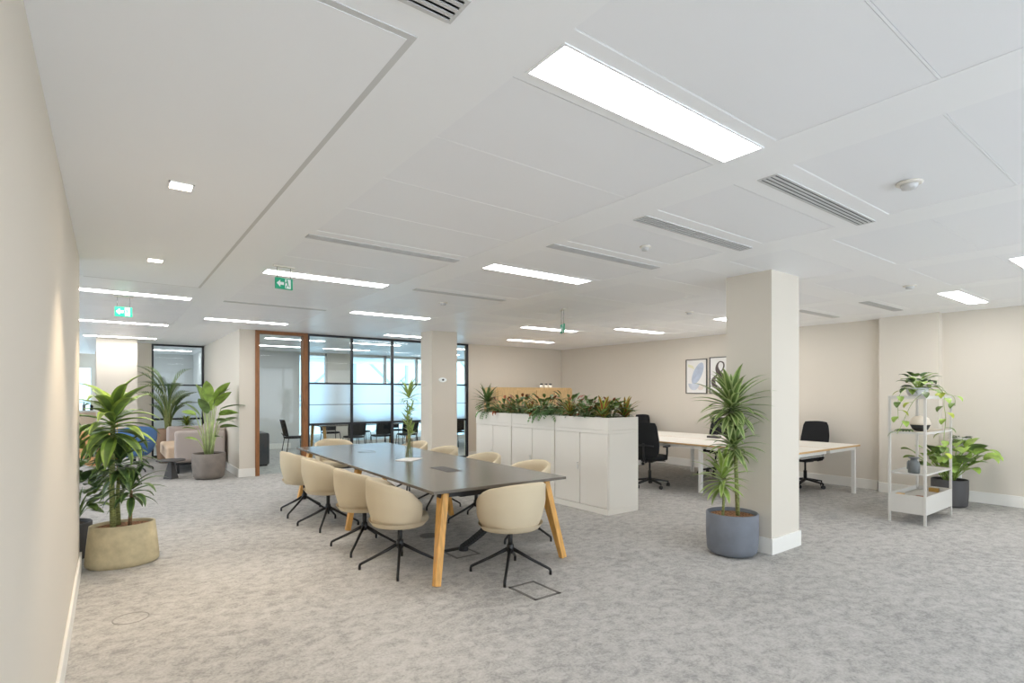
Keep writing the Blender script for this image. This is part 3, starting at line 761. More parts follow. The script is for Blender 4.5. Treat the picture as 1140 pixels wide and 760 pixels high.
def office_chair():
    r = thing('office_chair', '', 'office chair', (0, 0, 0), 0, 'black office chairs at the desks')
    g = MB(); rows = []
    for i in range(13):                                   # seat pad, front is +x
        t = -1+2*i/12; rows.append((t, (1-abs(t)**5)**.35 if abs(t) < 1 else .35))
    rings = []
    for k, z in ((.90, .44), (.98, .46), (1.0, .48), (.96, .505), (.8, .515), (.02, .512)):
        rings.append([(math.copysign(abs(math.cos(a))**.6, math.cos(a))*.245*k+.02, math.copysign(abs(math.sin(a))**.6, math.sin(a))*.25*k, z) for a in [2*PI*i/32 for i in range(32)]])
    g.grid(rings, closed=True); g.add(rings[0], [tuple(range(32))[::-1]]); g.add(rings[-1], [tuple(range(32))])
    g.build('seat', M['blackf'], r)
    # curved mesh backrest
    g = MB(); F = []; B = []
    for i in range(11):
        z = .50+i*.055; hw = .205+.028*math.sin(PI*min(1, i/9)); xo = -.225-.02*math.sin(PI*i/10)-.10*(i/10)
        if i in (0, 10): hw *= .86
        F.append([(xo+.05*(t*t), t*hw, z-.012*t*t*(1 if i > 5 else -1)) for t in [-1+j/5 for j in range(11)]])
        B.append([(xo-.022+.05*(t*t), t*hw, z-.012*t*t*(1 if i > 5 else -1)) for t in [-1+j/5 for j in range(11)]])
    g.grid(F); g.grid([b[::-1] for b in B])
    edge = [F[0], B[0]]; g.grid(edge); g.grid([B[-1], F[-1]]); g.grid([[f[0] for f in F], [b[0] for b in B]]); g.grid([[b[-1] for b in B], [f[-1] for f in F]])
    g.build('backrest', M['blackf'], r)
    g = MB(); g.tube([(-.02, 0, .43), (-.20, 0, .42), (-.285, 0, .50), (-.305, 0, .72)], .018, 10)
    g.tube([(-.29, -.16, .68), (-.31, 0, .69), (-.29, .16, .68)], .012, 8); g.build('back_support', M['blackp'], r)
    for s in (-1, 1):
        g = MB(); g.tube([(.0, s*.2, .44), (.0, s*.275, .46), (-.01, s*.285, .56), (-.01, s*.285, .655)], .016, 8); ap = g.build('armrest', M['blackp'], r)
        MB().box(-.13, .12, s*.285-.035, s*.285+.035, .655, .68).build('arm_pad', M['blackp'], ap, bevel=.008)
    g = MB(); g.box(-.10, .10, -.08, .08, .40, .44); g.tube([(.02, -.08, .42), (.05, -.24, .42)], .008, 6); g.build('mechanism', M['blackp'], r, bevel=.006)
    g = MB(); g.tube([(0, 0, .10), (0, 0, .26)], .026, 14); g.tube([(0, 0, .26), (0, 0, .41)], .015, 12); g.build('gas_lift', M['blackp'], r)
    for k in range(5):
        a = k*2*PI/5+.3; c, s = math.cos(a), math.sin(a)
        g = MB(); g.bar((.02*c, .02*s, .125), (.30*c, .30*s, .082), .05, .035, 0, .028, .022); leg = g.build('base_leg', M['blackp'], r, bevel=.003)
        g = MB(); T = Matrix.Translation((.30*c, .30*s, 0)) @ Matrix.Rotation(a+.9, 4, 'Z')
        for yy in (-.02, .008):
            n = 16; v = [T @ Vector((math.cos(q)*.029, yy, .03+math.sin(q)*.029)) for q in [2*PI*i/n for i in range(n)]]+[T @ Vector((math.cos(q)*.029, yy+.012, .03+math.sin(q)*.029)) for q in [2*PI*i/n for i in range(n)]]
            g.add(v, [tuple(range(n))[::-1], tuple(range(n, 2*n))]+[(i, (i+1) % n, n+(i+1) % n, n+i) for i in range(n)])
        g.tube([(.30*c, .30*s, .03), (.30*c, .30*s, .09)], .009, 8); g.build('caster', M['blackp'], leg)
    return r
oc = office_chair()
for i, (x, y, rz, lab) in enumerate([(7.0, 5.64, math.radians(20), 'black mesh office chair seen from behind just past the cupboard end'),
                                     (9.02, 7.72, math.radians(175), 'black office chair across the bench, its top showing behind the nearer chair'),
                                     (8.98, 5.72, math.radians(188), 'black office chair behind the tall plant, on the wall side of the bench'),
                                     (9.02, 4.14, math.radians(172), 'black office chair right of the big pillar, at the nearest desk')]):
    place(oc, (x, y, 0), rz, lab, i == 0)

# ------------------------------------------------------------------ wall pictures (wall x = 9.6)
def picture(y0, y1, z0, z1, lab):
    r = thing('framed_print', lab, 'picture', (9.6, (y0+y1)/2, (z0+z1)/2), 0, 'framed prints on the desk wall')
    hy, hz = (y1-y0)/2, (z1-z0)/2; t = .014
    g = MB()
    g.box(-.025, 0, -hy, hy, hz-t, hz); g.box(-.025, 0, -hy, hy, -hz, -hz+t); g.box(-.025, 0, -hy, -hy+t, -hz, hz); g.box(-.025, 0, hy-t, hy, -hz, hz)
    g.build('frame', M['pframe'], r)
    MB().box(-.010, -.002, -hy+t, hy-t, -hz+t, hz-t).build('paper', M['poster'], r)
    return r, hy, hz
r, hy, hz = picture(6.30, 6.79, 1.50, 2.20, 'framed print of pale blue leaf shapes, left of the pair on the wall')
# seen from -x the picture's left is +y
def flat(r, polys, name, m, d=-.0108):
    g = MB()
    for p in polys: g.prism([(-u, w) for u, w in p], 'x', d-.0006, d)
    return g.build(name, m, r)
def ell(cx, cy, a, b, rot, n=24, t0=0, t1=2*PI):
    return [(cx+a*math.cos(t)*math.cos(rot)-b*math.sin(t)*math.sin(rot), cy+a*math.cos(t)*math.sin(rot)+b*math.sin(t)*math.cos(rot)) for t in [t0+(t1-t0)*i/n for i in range(n)]]
flat(r, [ell(.03, .06, .24, .10, 1.1)], 'leaf_shape', M['pblue2'])
flat(r, [ell(-.06, -.14, .13, .14, 0, 20, PI, 2*PI)], 'bowl_shape', M['pblue'], -.0112)
flat(r, [ell(.10, -.22, .07, .06, 0)], 'pink_shape', M['ppink'], -.0106)
flat(r, [[(-.20, .26), (-.08, .22), (-.04, .14), (-.10, .17), (-.2, .2)]], 'pale_shape', M['pyell'], -.0106)
r, hy, hz = picture(5.74, 6.24, 1.50, 2.22, 'framed print with a large dark ampersand, partly hidden by the pillar')
# ampersand as a stroke of varying width
path = [(.19, -.27, .02), (.10, -.17, .075), (.0, -.03, .10), (-.08, .10, .085), (-.085, .20, .045), (-.03, .265, .022), (.045, .24, .03), (.055, .16, .032), (-.0, .07, .022),
        (-.10, -.0, .03), (-.165, -.09, .085), (-.15, -.19, .085), (-.06, -.265, .035), (.05, -.24, .022), (.12, -.13, .02), (.15, -.02, .018)]
def catmull(P, n=8):
    out = []
    for i in range(len(P)-1):
        p0, p1, p2, p3 = P[max(i-1, 0)], P[i], P[i+1], P[min(i+2, len(P)-1)]
        for k in range(n):
            t = k/n; out.append(tuple(.5*((2*b)+(-a+c)*t+(2*a-5*b+4*c-d)*t*t+(-a+3*b-3*c+d)*t**3) for a, b, c, d in zip(p0, p1, p2, p3)))
    out.append(P[-1]); return out
pp_ = catmull(path); g = MB(); rr = []
for i, (u, w, wd) in enumerate(pp_):
    a, b = pp_[max(i-1, 0)], pp_[min(i+1, len(pp_)-1)]; dx, dz = b[0]-a[0], b[1]-a[1]; l = math.hypot(dx, dz) or 1; nx, nz = -dz/l, dx/l
    rr.append([(-.0108, -(u+nx*wd/2), w+nz*wd/2), (-.0108, -(u-nx*wd/2), w-nz*wd/2)])
g.grid(rr, smooth=False)
g.prism([(-.12, 0), (-.20, 0), (-.20, -.012), (-.12, -.012)], 'x', -.0114, -.0108)
g.build('ampersand', M['ink'], r)

# thermostat plate on the meeting pillar
th = thing('thermostat', 'oval white wall controller with dark dial on the meeting pillar', 'thermostat', (4.96, 8.78, 1.755))
g = MB(); n = 28; v = [(math.cos(2*PI*i/n)*.085, 0, math.sin(2*PI*i/n)*.045) for i in range(n)]
g.add(v+[(x*.92, -.018, z*.9) for x, y, z in v], [tuple(range(n)), tuple(range(n, 2*n))[::-1]]+[(i, n+i, n+(i+1) % n, (i+1) % n) for i in range(n)]); g.build('plate', M['signw'], th)
g = MB(); g.add([(x*.28, -.019, z*.35) for x, y, z in v]+[(x*.25, -.024, z*.3) for x, y, z in v], [tuple(range(n)), tuple(range(n, 2*n))[::-1]]+[(i, n+i, n+(i+1) % n, (i+1) % n) for i in range(n)]); g.build('dial', M['dark'], th)

# ------------------------------------------------------------------ potted plants
def pot(r, R, H, m, soil, taper=.94, fill=.04, base=.08, sx=1, sy=1, flare=False):
    g = MB()
    if flare:
        prof = [(R*1.02, 0), (R*1.12, .02), (R*1.13, .05), (R*1.08, H*.5), (R, H), (R-.02, H), (R-.025, H-fill-.01)]
    else:
        prof = [(R*taper-base, 0), (R*taper-base*.45, base*.18), (R*taper-base*.1, base*.55), (R*taper, base*1.1), (R, H*.5), (R, H-.006), (R-.006, H), (R-.016, H), (R-.02, H-fill-.01)]
    g.lathe(prof, 48, sx=sx, sy=sy, cap=False); g.add([(math.cos(2*PI*i/48)*prof[0][0]*sx, math.sin(2*PI*i/48)*prof[0][0]*sy, 0) for i in range(48)], [tuple(range(48))[::-1]])
    g.build('pot', m, r)
    MB().lathe([(R-.022, H-fill-.03), (R-.021, H-fill)], 48, sx=sx, sy=sy, smooth=False).build('soil', soil, r)
# 1. plant by the pillar
R = random.Random(11)
p = thing('potted_dracaena', 'tall dracaena with striped leaves in round grey pot beside the big pillar', 'potted plant', (4.695, 2.82, 0))
pot(p, .232, .39, M['potgrey'], M['soil'], .97, .035, .07)
vr = Vector((.801, -.599, 0)); vf = Vector((.599, .801, 0))    # right / away directions seen from the entrance side
def rel(a, b, z): return vr*a+vf*b+Vector((0, 0, z))
g = MB(); c1 = [rel(.055, 0, .345), rel(.045, .01, .7), rel(.03, .0, 1.0), rel(.0, 0, 1.3)]; g.tube(c1, [.02, .018, .016, .013], 10); g.tube([rel(.04, 0, .80), rel(.05, .0, .9), rel(.03, 0, 1.02)], [.01, .009, .008], 8)
g.build('cane', M['cane'], p)
g = MB(); g.tube([rel(-.10, -.03, .345), rel(-.09, -.03, .5), rel(-.10, -.03, .64)], [.014, .012, .009], 8); g.build('cane', M['cane'], p)
LP = lambda x, y: x > .23 and y > -.27
w2 = lambda t: math.sin(PI*min(1, .12+t*.88)**.8)**.85
g = MB(); crown(g, rel(.0, 0, 1.36), 84, .42, .066, R, 1.5, -.55, .95, 0, 1, spread=.14, lim=LP, wid=w2, segs=7); g.build('leaf_crown', [M['gmid'], M['glight']], p)
g = MB(); crown(g, rel(.02, 0, 1.0), 50, .35, .058, R, 1.45, -.45, 1.0, 0, 1, spread=.12, lim=LP, wid=w2, segs=7); g.build('leaf_crown', [M['gmid'], M['glight']], p)
g = MB(); crown(g, rel(-.10, -.03, .70), 44, .31, .054, R, 1.45, -.6, 1.0, 0, 1, spread=.16, lim=LP, wid=w2, segs=7); g.build('leaf_crown', [M['gbright'], M['glight']], p)

# 2. oval planter
R = random.Random(5)
p = thing('potted_dracaena', 'broad-leaved dracaena in low oval beige concrete planter at the end of the left wall', 'potted plant', (.10, 5.87, 0))
pot(p, .24, .36, M['concrete'], M['soil'], sx=1.0, sy=.70, fill=.025, flare=True)
def rl(a, b, z): return Vector((a, b, z))
g = MB(); g.tube([rl(-.07, -.01, .33), rl(-.08, 0, .7), rl(-.075, 0, 1.0), rl(-.07, 0, 1.25)], [.024, .021, .022, .018], 10); g.build('cane', M['cane'], p)
g = MB(); g.tube([rl(-.03, .06, .33), rl(-.04, .05, .6), rl(-.02, .04, .85)], [.018, .016, .013], 8); g.build('cane', M['cane'], p)
g = MB(); g.tube([rl(.05, -.02, .33), rl(.055, -.02, .5), rl(.06, -.02, .64)], [.016, .014, .011], 8); g.build('cane', M['canebrown'], p)
wd = lambda t: math.sin(PI*min(1, .1+t*.9)**.85)
LW = lambda x, y: x < -.28 and y < .04
g = MB(); crown(g, rl(-.07, 0, 1.22), 42, .50, .108, R, 1.3, -.6, 1.25, 0, 1, spread=.28, wid=wd, segs=9, fold=.3, lim=LW); g.build('leaf_crown', [M['gmid'], M['gbright']], p)
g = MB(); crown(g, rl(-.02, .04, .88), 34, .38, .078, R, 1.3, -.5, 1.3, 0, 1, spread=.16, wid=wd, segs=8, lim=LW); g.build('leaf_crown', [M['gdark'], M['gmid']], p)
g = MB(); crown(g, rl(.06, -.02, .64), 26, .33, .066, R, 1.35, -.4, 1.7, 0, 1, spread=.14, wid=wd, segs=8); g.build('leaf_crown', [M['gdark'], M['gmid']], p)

# 3. dark pot behind wall end
R = random.Random(9)
p = thing('potted_houseplant', 'leafy plant in dark grey pot squeezed between wall end and oval planter', 'potted plant', (-.32, 6.33, 0))
pot(p, .20, .33, M['potdark'], M['soild'], .96, .03, .05)
g = MB()
for i in range(7): g.tube([(R.uniform(-.08, .08), R.uniform(-.08, .08), .30), (R.uniform(-.12, .12), R.uniform(-.1, .1), .6), (R.uniform(-.15, .2), R.uniform(-.12, .12), R.uniform(.7, 1.0))], .007, 6)
g.build('stem', M['canebrown'], p)
g = MB()
for i in range(84):
    az = R.uniform(-2.2, 2.2) if i % 2 else R.uniform(-1, 1); z = R.uniform(.42, 1.15); rr = R.uniform(.02, .16)
    if math.sin(az) < 0: rr *= .6
    g.leaf((.12+math.cos(az)*rr, .03+math.sin(az)*rr, z), az, R.uniform(.0, .9), R.uniform(.15, .26), R.uniform(.07, .11), R.uniform(.4, 1.2), 6, i % 3, None, .2, broad)
g.build('foliage', [M['gmid'], M['gbright'], M['gdark']], p)
g = MB(); crown(g, (.08, -.02, .36), 26, .30, .022, R, 1.5, .9, .4, 0, 0); g.build('low_foliage', [M['gmid']], p)

# 4. lounge plant with upright big leaves
R = random.Random(21)
p = thing('potted_bird_of_paradise', 'large-leaved plant on pale upright stems in taupe pot beside the lounge sofa', 'potted plant', (1.42, 10.86, 0))
pot(p, .265, .45, M['pottaupe'], M['soild'], .94, .03, .08)
g = MB(); g2 = MB()
st = [(.10, .02, 1.36, .40, 1.1, 0), (-.13, .02, 1.28, .36, 1.5, 1), (.02, -.05, 1.36, .36, 1.4, 0), (.18, .05, 1.22, .40, .35, 1), (.17, -.04, 1.02, .36, .15, 1), (-.02, .08, 1.2, .32, 1.2, 0), (.12, .1, .96, .3, .5, 1),
      (-.08, .03, 1.30, .38, 1.3, 0), (.05, .04, 1.30, .38, 1.0, 1), (.13, .0, 1.28, .36, .9, 0), (.2, -.02, 1.12, .36, .3, 0), (-.14, -.04, 1.12, .3, .9, 1), (.0, -.06, 1.15, .34, 1.0, 1), (.18, .03, .90, .3, .2, 1),
      (-.2, .0, .86, .24, .3, 0), (.16, -.08, .74, .2, .2, 1), (-.16, -.06, .68, .2, .4, 0), (-.26, .04, 1.12, .26, .4, 0)]
for a, b, z, L_, el, mi in st:
    q = rel(a, b, z); g.tube([rel(a*.3, b*.5, .42), rel(a*.5, b*.7, (z+.42)/2), q], [.011, .009, .006], 7)
    az = math.atan2((vr*a+vf*(b-.02)).y, (vr*a+vf*(b-.02)).x)
    g2.leaf(q, az, el, L_*1.1, L_*.52, .6, 8, mi, None, .18, broad, roll=R.uniform(-.5, .5))
g.build('stem', M['glight'], p); g2.build('foliage', [M['gbright'], M['gmid']], p)

# 5. palm
R = random.Random(31)
p = thing('potted_palm', 'tall feathery palm in brown pot before the lounge glass', 'potted plant', (1.03, 13.9, 0))
pot(p, .22, .74, M['potbrown'], M['soild'], .86, .03, .05)
g = MB(); g2 = MB()
for i in range(26):
    az = i*2.4; el = R.uniform(1.0, 1.5); L_ = R.uniform(.55, 1.0); e = el; zb = R.uniform(.75, 1.45); q = Vector((math.cos(az)*.06, math.sin(az)*.06, zb)); N = 14
    g.tube([(math.cos(az)*.05, math.sin(az)*.05, .69), q], .010, 6)
    for k in range(N):
        d = Vector((math.cos(az)*math.cos(e), math.sin(az)*math.cos(e), math.sin(e))); q2 = q+d*L_/N
        if q2.y > .98 or q2.x > .78 or (q2.y > .05 and q2.x < -.48): break
        g.bar(q, q2, .010*(1-k/N*.6))
        if k > 1:
            for s in (-1, 1): g2.leaf(q, az+s*.8, e+.15, .21*math.sin(PI*(k)/(N))**.5, .019, .7, 4, i % 2, None, .1)
        q = q2; e -= .05+.09*(k/N)
g.build('frond_stem', M['cane'], p); g2.build('foliage', [M['gmid'], M['gdark']], p)
# 6. low yellowish plant behind sofa
R = random.Random(33)
p = thing('potted_houseplant', 'small yellow-green plant showing above the back of the lounge sofa', 'potted plant', (1.42, 14.3, 0))
pot(p, .2, .74, M['potbrown'], M['soild'], .9, .03, .05)
g = MB(); crown(g, (0, 0, .78), 40, .30, .05, R, 1.3, -.2, 1.2, 0, 1, wid=broad, spread=.1); g.build('foliage', [M['gyellow'], M['gmid']], p)

# 7. monstera
R = random.Random(41)
p = thing('potted_monstera', 'big-leaved bright green plant in charcoal pot behind the plant shelf', 'potted plant', (9.02, 2.27, 0))
pot(p, .20, .36, M['potdark'], M['soild'], .96, .03, .04)
g = MB(); g2 = MB()
for i in range(34):
    az = i*2.4+R.uniform(-.3, .3); el = R.uniform(.7, 1.45); sl = R.uniform(.25, .55); q = Vector((R.uniform(-.05, .05), R.uniform(-.05, .05), .32)); pts = [q]; e = el
    for k in range(4):
        q = q+Vector((math.cos(az)*math.cos(e), math.sin(az)*math.cos(e), math.sin(e)))*sl/4; e -= .10; pts.append(q)
    if q.x > .34 or q.x < -.4: continue
    g.tube(pts, .006, 6)
    L_ = R.uniform(.15, .27); ax = az
    if q.x > .2: ax = az+(PI-az)*.5 if az > 0 else az
    if q.x+math.cos(ax)*L_ > .46: L_ = max(.08, (.46-q.x))
    g2.leaf(q, ax if i % 2 else -2.2+R.uniform(-1, 1), e if i % 2 else .7, L_*.95, L_*.9, 1.1 if i % 2 else 2.4, 7, i % 3, None, .15, heart, roll=R.uniform(-.4, .4))
for (a, b, z, L_) in ((.30, -.05, .62, .30), (.38, 0, .68, .28), (-.2, -.05, .62, .24), (-.12, -.08, .5, .24), (.12, -.1, .48, .22)):
    q = rel(a, b, z); g.tube([rel(a*.1, b*.2, .33), rel(a*.6, b*.6, z*.85), q], .006, 6)
    g2.leaf(q, -2.21+a*1.6, .75, L_*1.05, L_*.95, 2.6, 9, 1, None, .12, heart)
g.build('stem', M['gbright'], p); g2.build('foliage', [M['gmid'], M['gbright'], M['gbright']], p)
# plant stand behind it with pale pot
p = thing('plant_stand', 'slim white pedestal stand by the right wall behind the big-leaved plant', 'plant stand', (9.37, 2.24, 0))
MB().lathe([(.075, 0), (.075, .012), (.015, .018), (.015, .70), (.10, .715), (.10, .73)], 24).build('pedestal', M['wmetal'], p)
R = random.Random(43)
p = thing('potted_trailing_plant', 'pale pot of trailing leaves raised above the big-leaved plant', 'potted plant', (9.37, 2.24, .731))
MB().lathe([(.07, 0), (.085, .01), (.115, .15), (.12, .165), (.11, .165), (.10, .14)], 24).build('pot', M['shelfm'], p)
g = MB()
for i in range(22): stemleaf(g, (0, 0, .13), PI/2+R.uniform(-2.1, 2.1)+PI*(i % 2)*.9, R.uniform(.2, 1.0), R.uniform(.05, .09), .09, .06, 1.0, i % 2, 1, R, wid=heart)
g.build('foliage', [M['gmid'], M['gdark']], p)

# ------------------------------------------------------------------ plant shelf
SX0, SX1, SY0, SY1 = 7.38, 8.33, 2.07, 2.44
sh = thing('open_shelf', 'slim pale metal open shelving unit standing before the right wall', 'shelf', (SX0, SY0, 0))
W_, D_ = SX1-SX0, SY1-SY0
for x in (0, W_-.025):
    for y in (0, D_-.025):
        MB().box(x, x+.025, y, y+.025, 0, 1.475).build('post', M['shelfm'], sh, bevel=.002)
for z, h in ((1.44, .035), (1.035, .025), (.565, .02)):
    t = MB(); t.box(.004, W_-.004, .004, D_-.004, z, z+.008); e = .004
    t.box(.026, W_-.026, .002, .006, z, z+h); t.box(.026, W_-.026, D_-.006, D_-.002, z, z+h); t.box(.002, .006, .026, D_-.026, z, z+h); t.box(W_-.006, W_-.002, .026, D_-.026, z, z+h)
    t.build('shelf_tray', M['shelfm'], sh)
b = MB(); b.box(.01, W_-.01, .01, D_-.01, 1.046, 1.056); b.build('shelf_board', M['shelfb'], sh)
b = MB(); b.box(.004, W_-.004, .004, D_-.004, .12, .13); b.box(.026, W_-.026, 0, .008, .12, .33); b.box(.026, W_-.026, D_-.008, D_, .12, .33); b.box(0, .008, .026, D_-.026, .12, .33); b.box(W_-.008, W_, .026, D_-.026, .12, .33)
b.box(.01, W_-.01, .01, D_-.01, .27, .28)
b.build('box_tray', M['shelfm'], sh)
def onshelf(x, y, z): return (SX0+x, SY0+y, z)
R = random.Random(51)
p = thing('potted_pothos', 'trailing pothos in grey bowl on top of the open shelf', 'potted plant', onshelf(.30, .17, 1.449))
MB().lathe([(.06, 0), (.08, .008), (.105, .07), (.11, .12), (.10, .12), (.09, .10)], 28).build('pot', M['ventm'], p)
g = MB()
for i in range(52):
    az = R.uniform(0, 2*PI); stemleaf(g, (0, 0, .09), az, R.uniform(.25, 1.45), R.uniform(.06, .20), .11, .085, 1.3, i % 3, 1, R, wid=heart, sr=.0022)
g.build('foliage', [M['gmid'], M['gbright'], M['gdark']], p)
def vine(pts, n, seed):
    R = random.Random(seed); P = catmull(pts, 6); g = MB(); g.tube(P, .0028, 6, 3)
    for k in range(n):
        q = P[int((k+.6)/n*(len(P)-1))]; az = R.uniform(-2.8, -1.2) if k % 2 else R.uniform(1.8, 3.6)
        stemleaf(g, q, az, .2, .035, .10, .072, 1.4, k % 3, 3, R, wid=heart, sr=.002)
    g.build('vine', [M['gbright'], M['gmid'], M['gyellow'], M['gbright']], p)
vine([(.06, -.04, .10), (.20, -.185, .08), (.22, -.20, -.10), (.28, -.20, -.25), (.22, -.20, -.45), (.20, -.20, -.60), (.15, -.195, -.72)], 13, 1)
vine([(-.05, .02, .10), (-.20, .06, .10), (-.325, .08, .02), (-.33, .09, -.12), (-.335, .085, -.25)], 7, 2)
vine([(-.05, -.05, .10), (-.26, -.15, .08), (-.325, -.05, -.05), (-.33, .05, -.3), (-.33, .10, -.42)], 5, 4)
vine([(.10, -.02, .10), (.38, -.06, .09), (.60, -.19, .02), (.63, -.20, -.1)], 5, 3)
p = thing('bowl_planter', 'round pot, white above and black below, on second shelf', 'pot', onshelf(.33, .15, 1.0571))
MB().lathe([(.04, 0), (.075, .02), (.10, .075)], 28, cap=True).build('lower_bowl', M['blackp'], p)
MB().lathe([(.102, .075), (.102, .10), (.085, .15), (.05, .175), (.01, .18)], 28).build('upper_bowl', M['shelfb'], p)
R = random.Random(52); g = MB()
for i in range(7): stemleaf(g, (-.0, .0, 0.01), PI-.5+i*.2, .5, .05, .12, .045, .5, i % 2, 1, R)
o = g.build('leaf_sprig', [M['gmid'], M['gdark']]); o.location = onshelf(.20, .25, 1.0571); tag(o, 'green leaf sprig lying on the second shelf left of the bowl', 'plant')
p = thing('bottle_vase', 'grey necked vase on third shelf of the open unit', 'vase', onshelf(.12, .15, .5735))
MB().lathe([(.045, 0), (.058, .01), (.060, .11), (.05, .135), (.035, .15), (.035, .17), (.055, .178), (.055, .188), (.02, .188)], 26).build('body', M['vasegrey'], p)
g = MB(); g.tube([(-.045, .035, .15), (-.06, .045, .13), (-.062, .045, .05)], .006, 6); g.build('handle', M['vasegrey'], p)
tag(MB().box(0, .10, 0, .07, 0, .05).build('wooden_block', M['oakp'], bevel=.004, loc=onshelf(.03, .24, .2805)), 'small light wooden block on the bottom tray', 'block')
tag(MB().box(0, .16, 0, .10, 0, .022).build('red_book', M['gred'], bevel=.002, loc=onshelf(.10, .06, .2805)), 'small red-brown book lying on the bottom tray', 'book')
tag(MB().box(0, .05, 0, .10, 0, .05).build('gold_box', M['brass'], bevel=.004, loc=onshelf(.80, .10, .2805)), 'small gold coloured box at the right end of the bottom tray', 'box')

# ------------------------------------------------------------------ lounge furniture
s = thing('lounge_sofa', 'grey upholstered sofa side-on against the lounge wall', 'sofa', (.98, 11.75, 0))
def cush(name, x0, x1, y0, y1, z0, z1, m, bev): return MB().box(x0, x1, y0, y1, z0, z1).build(name, m, s, bevel=bev)
o = cush('armrest', .0, .84, 0, .16, .20, .80, M['sofa'], .06); o.modifiers['bevel'].segments = 5
o = cush('armrest', .0, .84, 1.75, 1.91, .20, .80, M['sofa'], .06); o.modifiers['bevel'].segments = 5
o = cush('backrest', .66, .86, .165, 1.745, .20, .86, M['sofa'], .05); o.modifiers['bevel'].segments = 4
o = cush('seat_cushion', -.12, .655, .165, 1.745, .24, .50, M['sofac'], .05); o.modifiers['bevel'].segments = 4
g = MB(); g.box(.02, .84, .02, 1.89, .165, .20); g.build('base_frame', M['black'], s)
for x in (.04, .78):
    for y in (.05, 1.82): MB().box(x, x+.035, y, y+.035, 0, .17).build('leg', M['black'], s)
t = thing('side_table', 'low black side table with conical pedestal before the lounge sofa', 'side table', (.88, 11.25, 0))
g = MB(); g.lathe([(.115, 0), (.115, .01), (.035, .31)], 4, smooth=False); g.build('pedestal', M['potdark'], t)
MB().lathe([(.22, .311), (.225, .318), (.225, .328), (.22, .333)], 32).build('tabletop', M['potdark'], t)
def lounge_chair(x, y, rz, m, lab):
    r = thing('lounge_chair', lab, 'lounge chair', (x, y, 0), rz)
    g = MB(); rows = []
    A = 2.2
    for i in range(31):
        a = -A+2*A*i/30; zt = .86-.16*(abs(a)/A)**1.5; o_ = []; n_ = []
        for j in range(9):
            v = j/8; z = .30+(zt-.30)*v; k = .55+.45*min(1, v*1.5)**.5
            o_.append((-math.cos(a)*.36*k, math.sin(a)*.37*k, z)); n_.append((-math.cos(a)*(.36*k-.05), math.sin(a)*(.37*k-.05), max(z, .36)))
        rows.append(o_+[((o_[-1][0]+n_[-1][0])/2, (o_[-1][1]+n_[-1][1])/2, zt+.02)]+n_[::-1])
    g.grid(rows, closed=True)
    for q in (rows[0], rows[-1]): g.add(q, [tuple(range(len(q)))])
    g.lathe([(.04, .28), (.18, .285), (.22, .31)], 28); g.build('shell', m, r)
    MB().lathe([(.22, .31), (.27, .35), (.28, .40), (.26, .44), (.1, .45)], 28, sx=1.02).build('seat_cushion', m, r)
    MB().tube([(0, 0, .15), (0, 0, .285)], .025, 12).build('column', M['black'], r)
    for k in range(4):
        o = MB().tube([(.0, 0, .16), (.22, 0, .09), (.335, 0, .04), (.35, 0, .002)], .013, 8).build('leg', M['black'], r); o.rotation_euler = (0, 0, k*PI/2+.3)
    return r
lounge_chair(.40, 12.75, math.radians(100), M['blue'], 'blue rounded lounge chair seen behind the dracaena leaves')
lounge_chair(-.12, 11.6, math.radians(60), M['tan'], 'tan rounded chair mostly hidden behind the dracaena at the left')
lp = thing('floor_lamp', 'slender brass floor lamp with glowing globe bulb behind the dracaena', 'lamp', (.12, 11.9, 0))
MB().lathe([(.13, 0), (.13, .015), (.012, .025), (.01, .03)], 28).build('base', M['brass'], lp)
MB().tube([(0, 0, .02), (0, 0, 1.42)], .008, 10).build('pole', M['brass'], lp)
MB().lathe([(.012, 1.40), (.035, 1.42), (.012, 1.45)], 16).build('socket', M['brass'], lp)
MB().lathe([(.005, 1.43), (.03, 1.445), (.045, 1.475), (.045, 1.495), (.03, 1.525), (.004, 1.54)], 20).build('bulb', M['bulb'], lp)
# counter with bottles far beyond, seen past the left wall end
ct = thing('counter', 'peach fronted counter at the far left beyond the lounge column', 'counter', (-1.6, 16.5, 0))
MB().box(0, 1.5, 0, .6, 0, 1.05).build('front', M['sofac'], ct); MB().box(-.03, 1.53, -.03, .63, 1.05, 1.09).build('worktop', M['white'], ct, bevel=.004)
R = random.Random(61)
for i in range(9):
    z = 1.09 if i < 6 else 1.0901; x = -1.5+.145*i
    b = thing('bottle', '', 'bottle', (x, 16.75+.05*(i % 3), 1.0905), 0, 'bottles on the far counter'); b['label'] = 'small dark bottle in the row on the far counter'
    h = R.uniform(.16, .30); MB().lathe([(.03, 0), (.032, .01), (.032, h*.6), (.012, h*.75), (.012, h), (.004, h)], 12).build('glass', M[('dark', 'gred', 'potdark', 'vasegrey')[i % 4]], b)

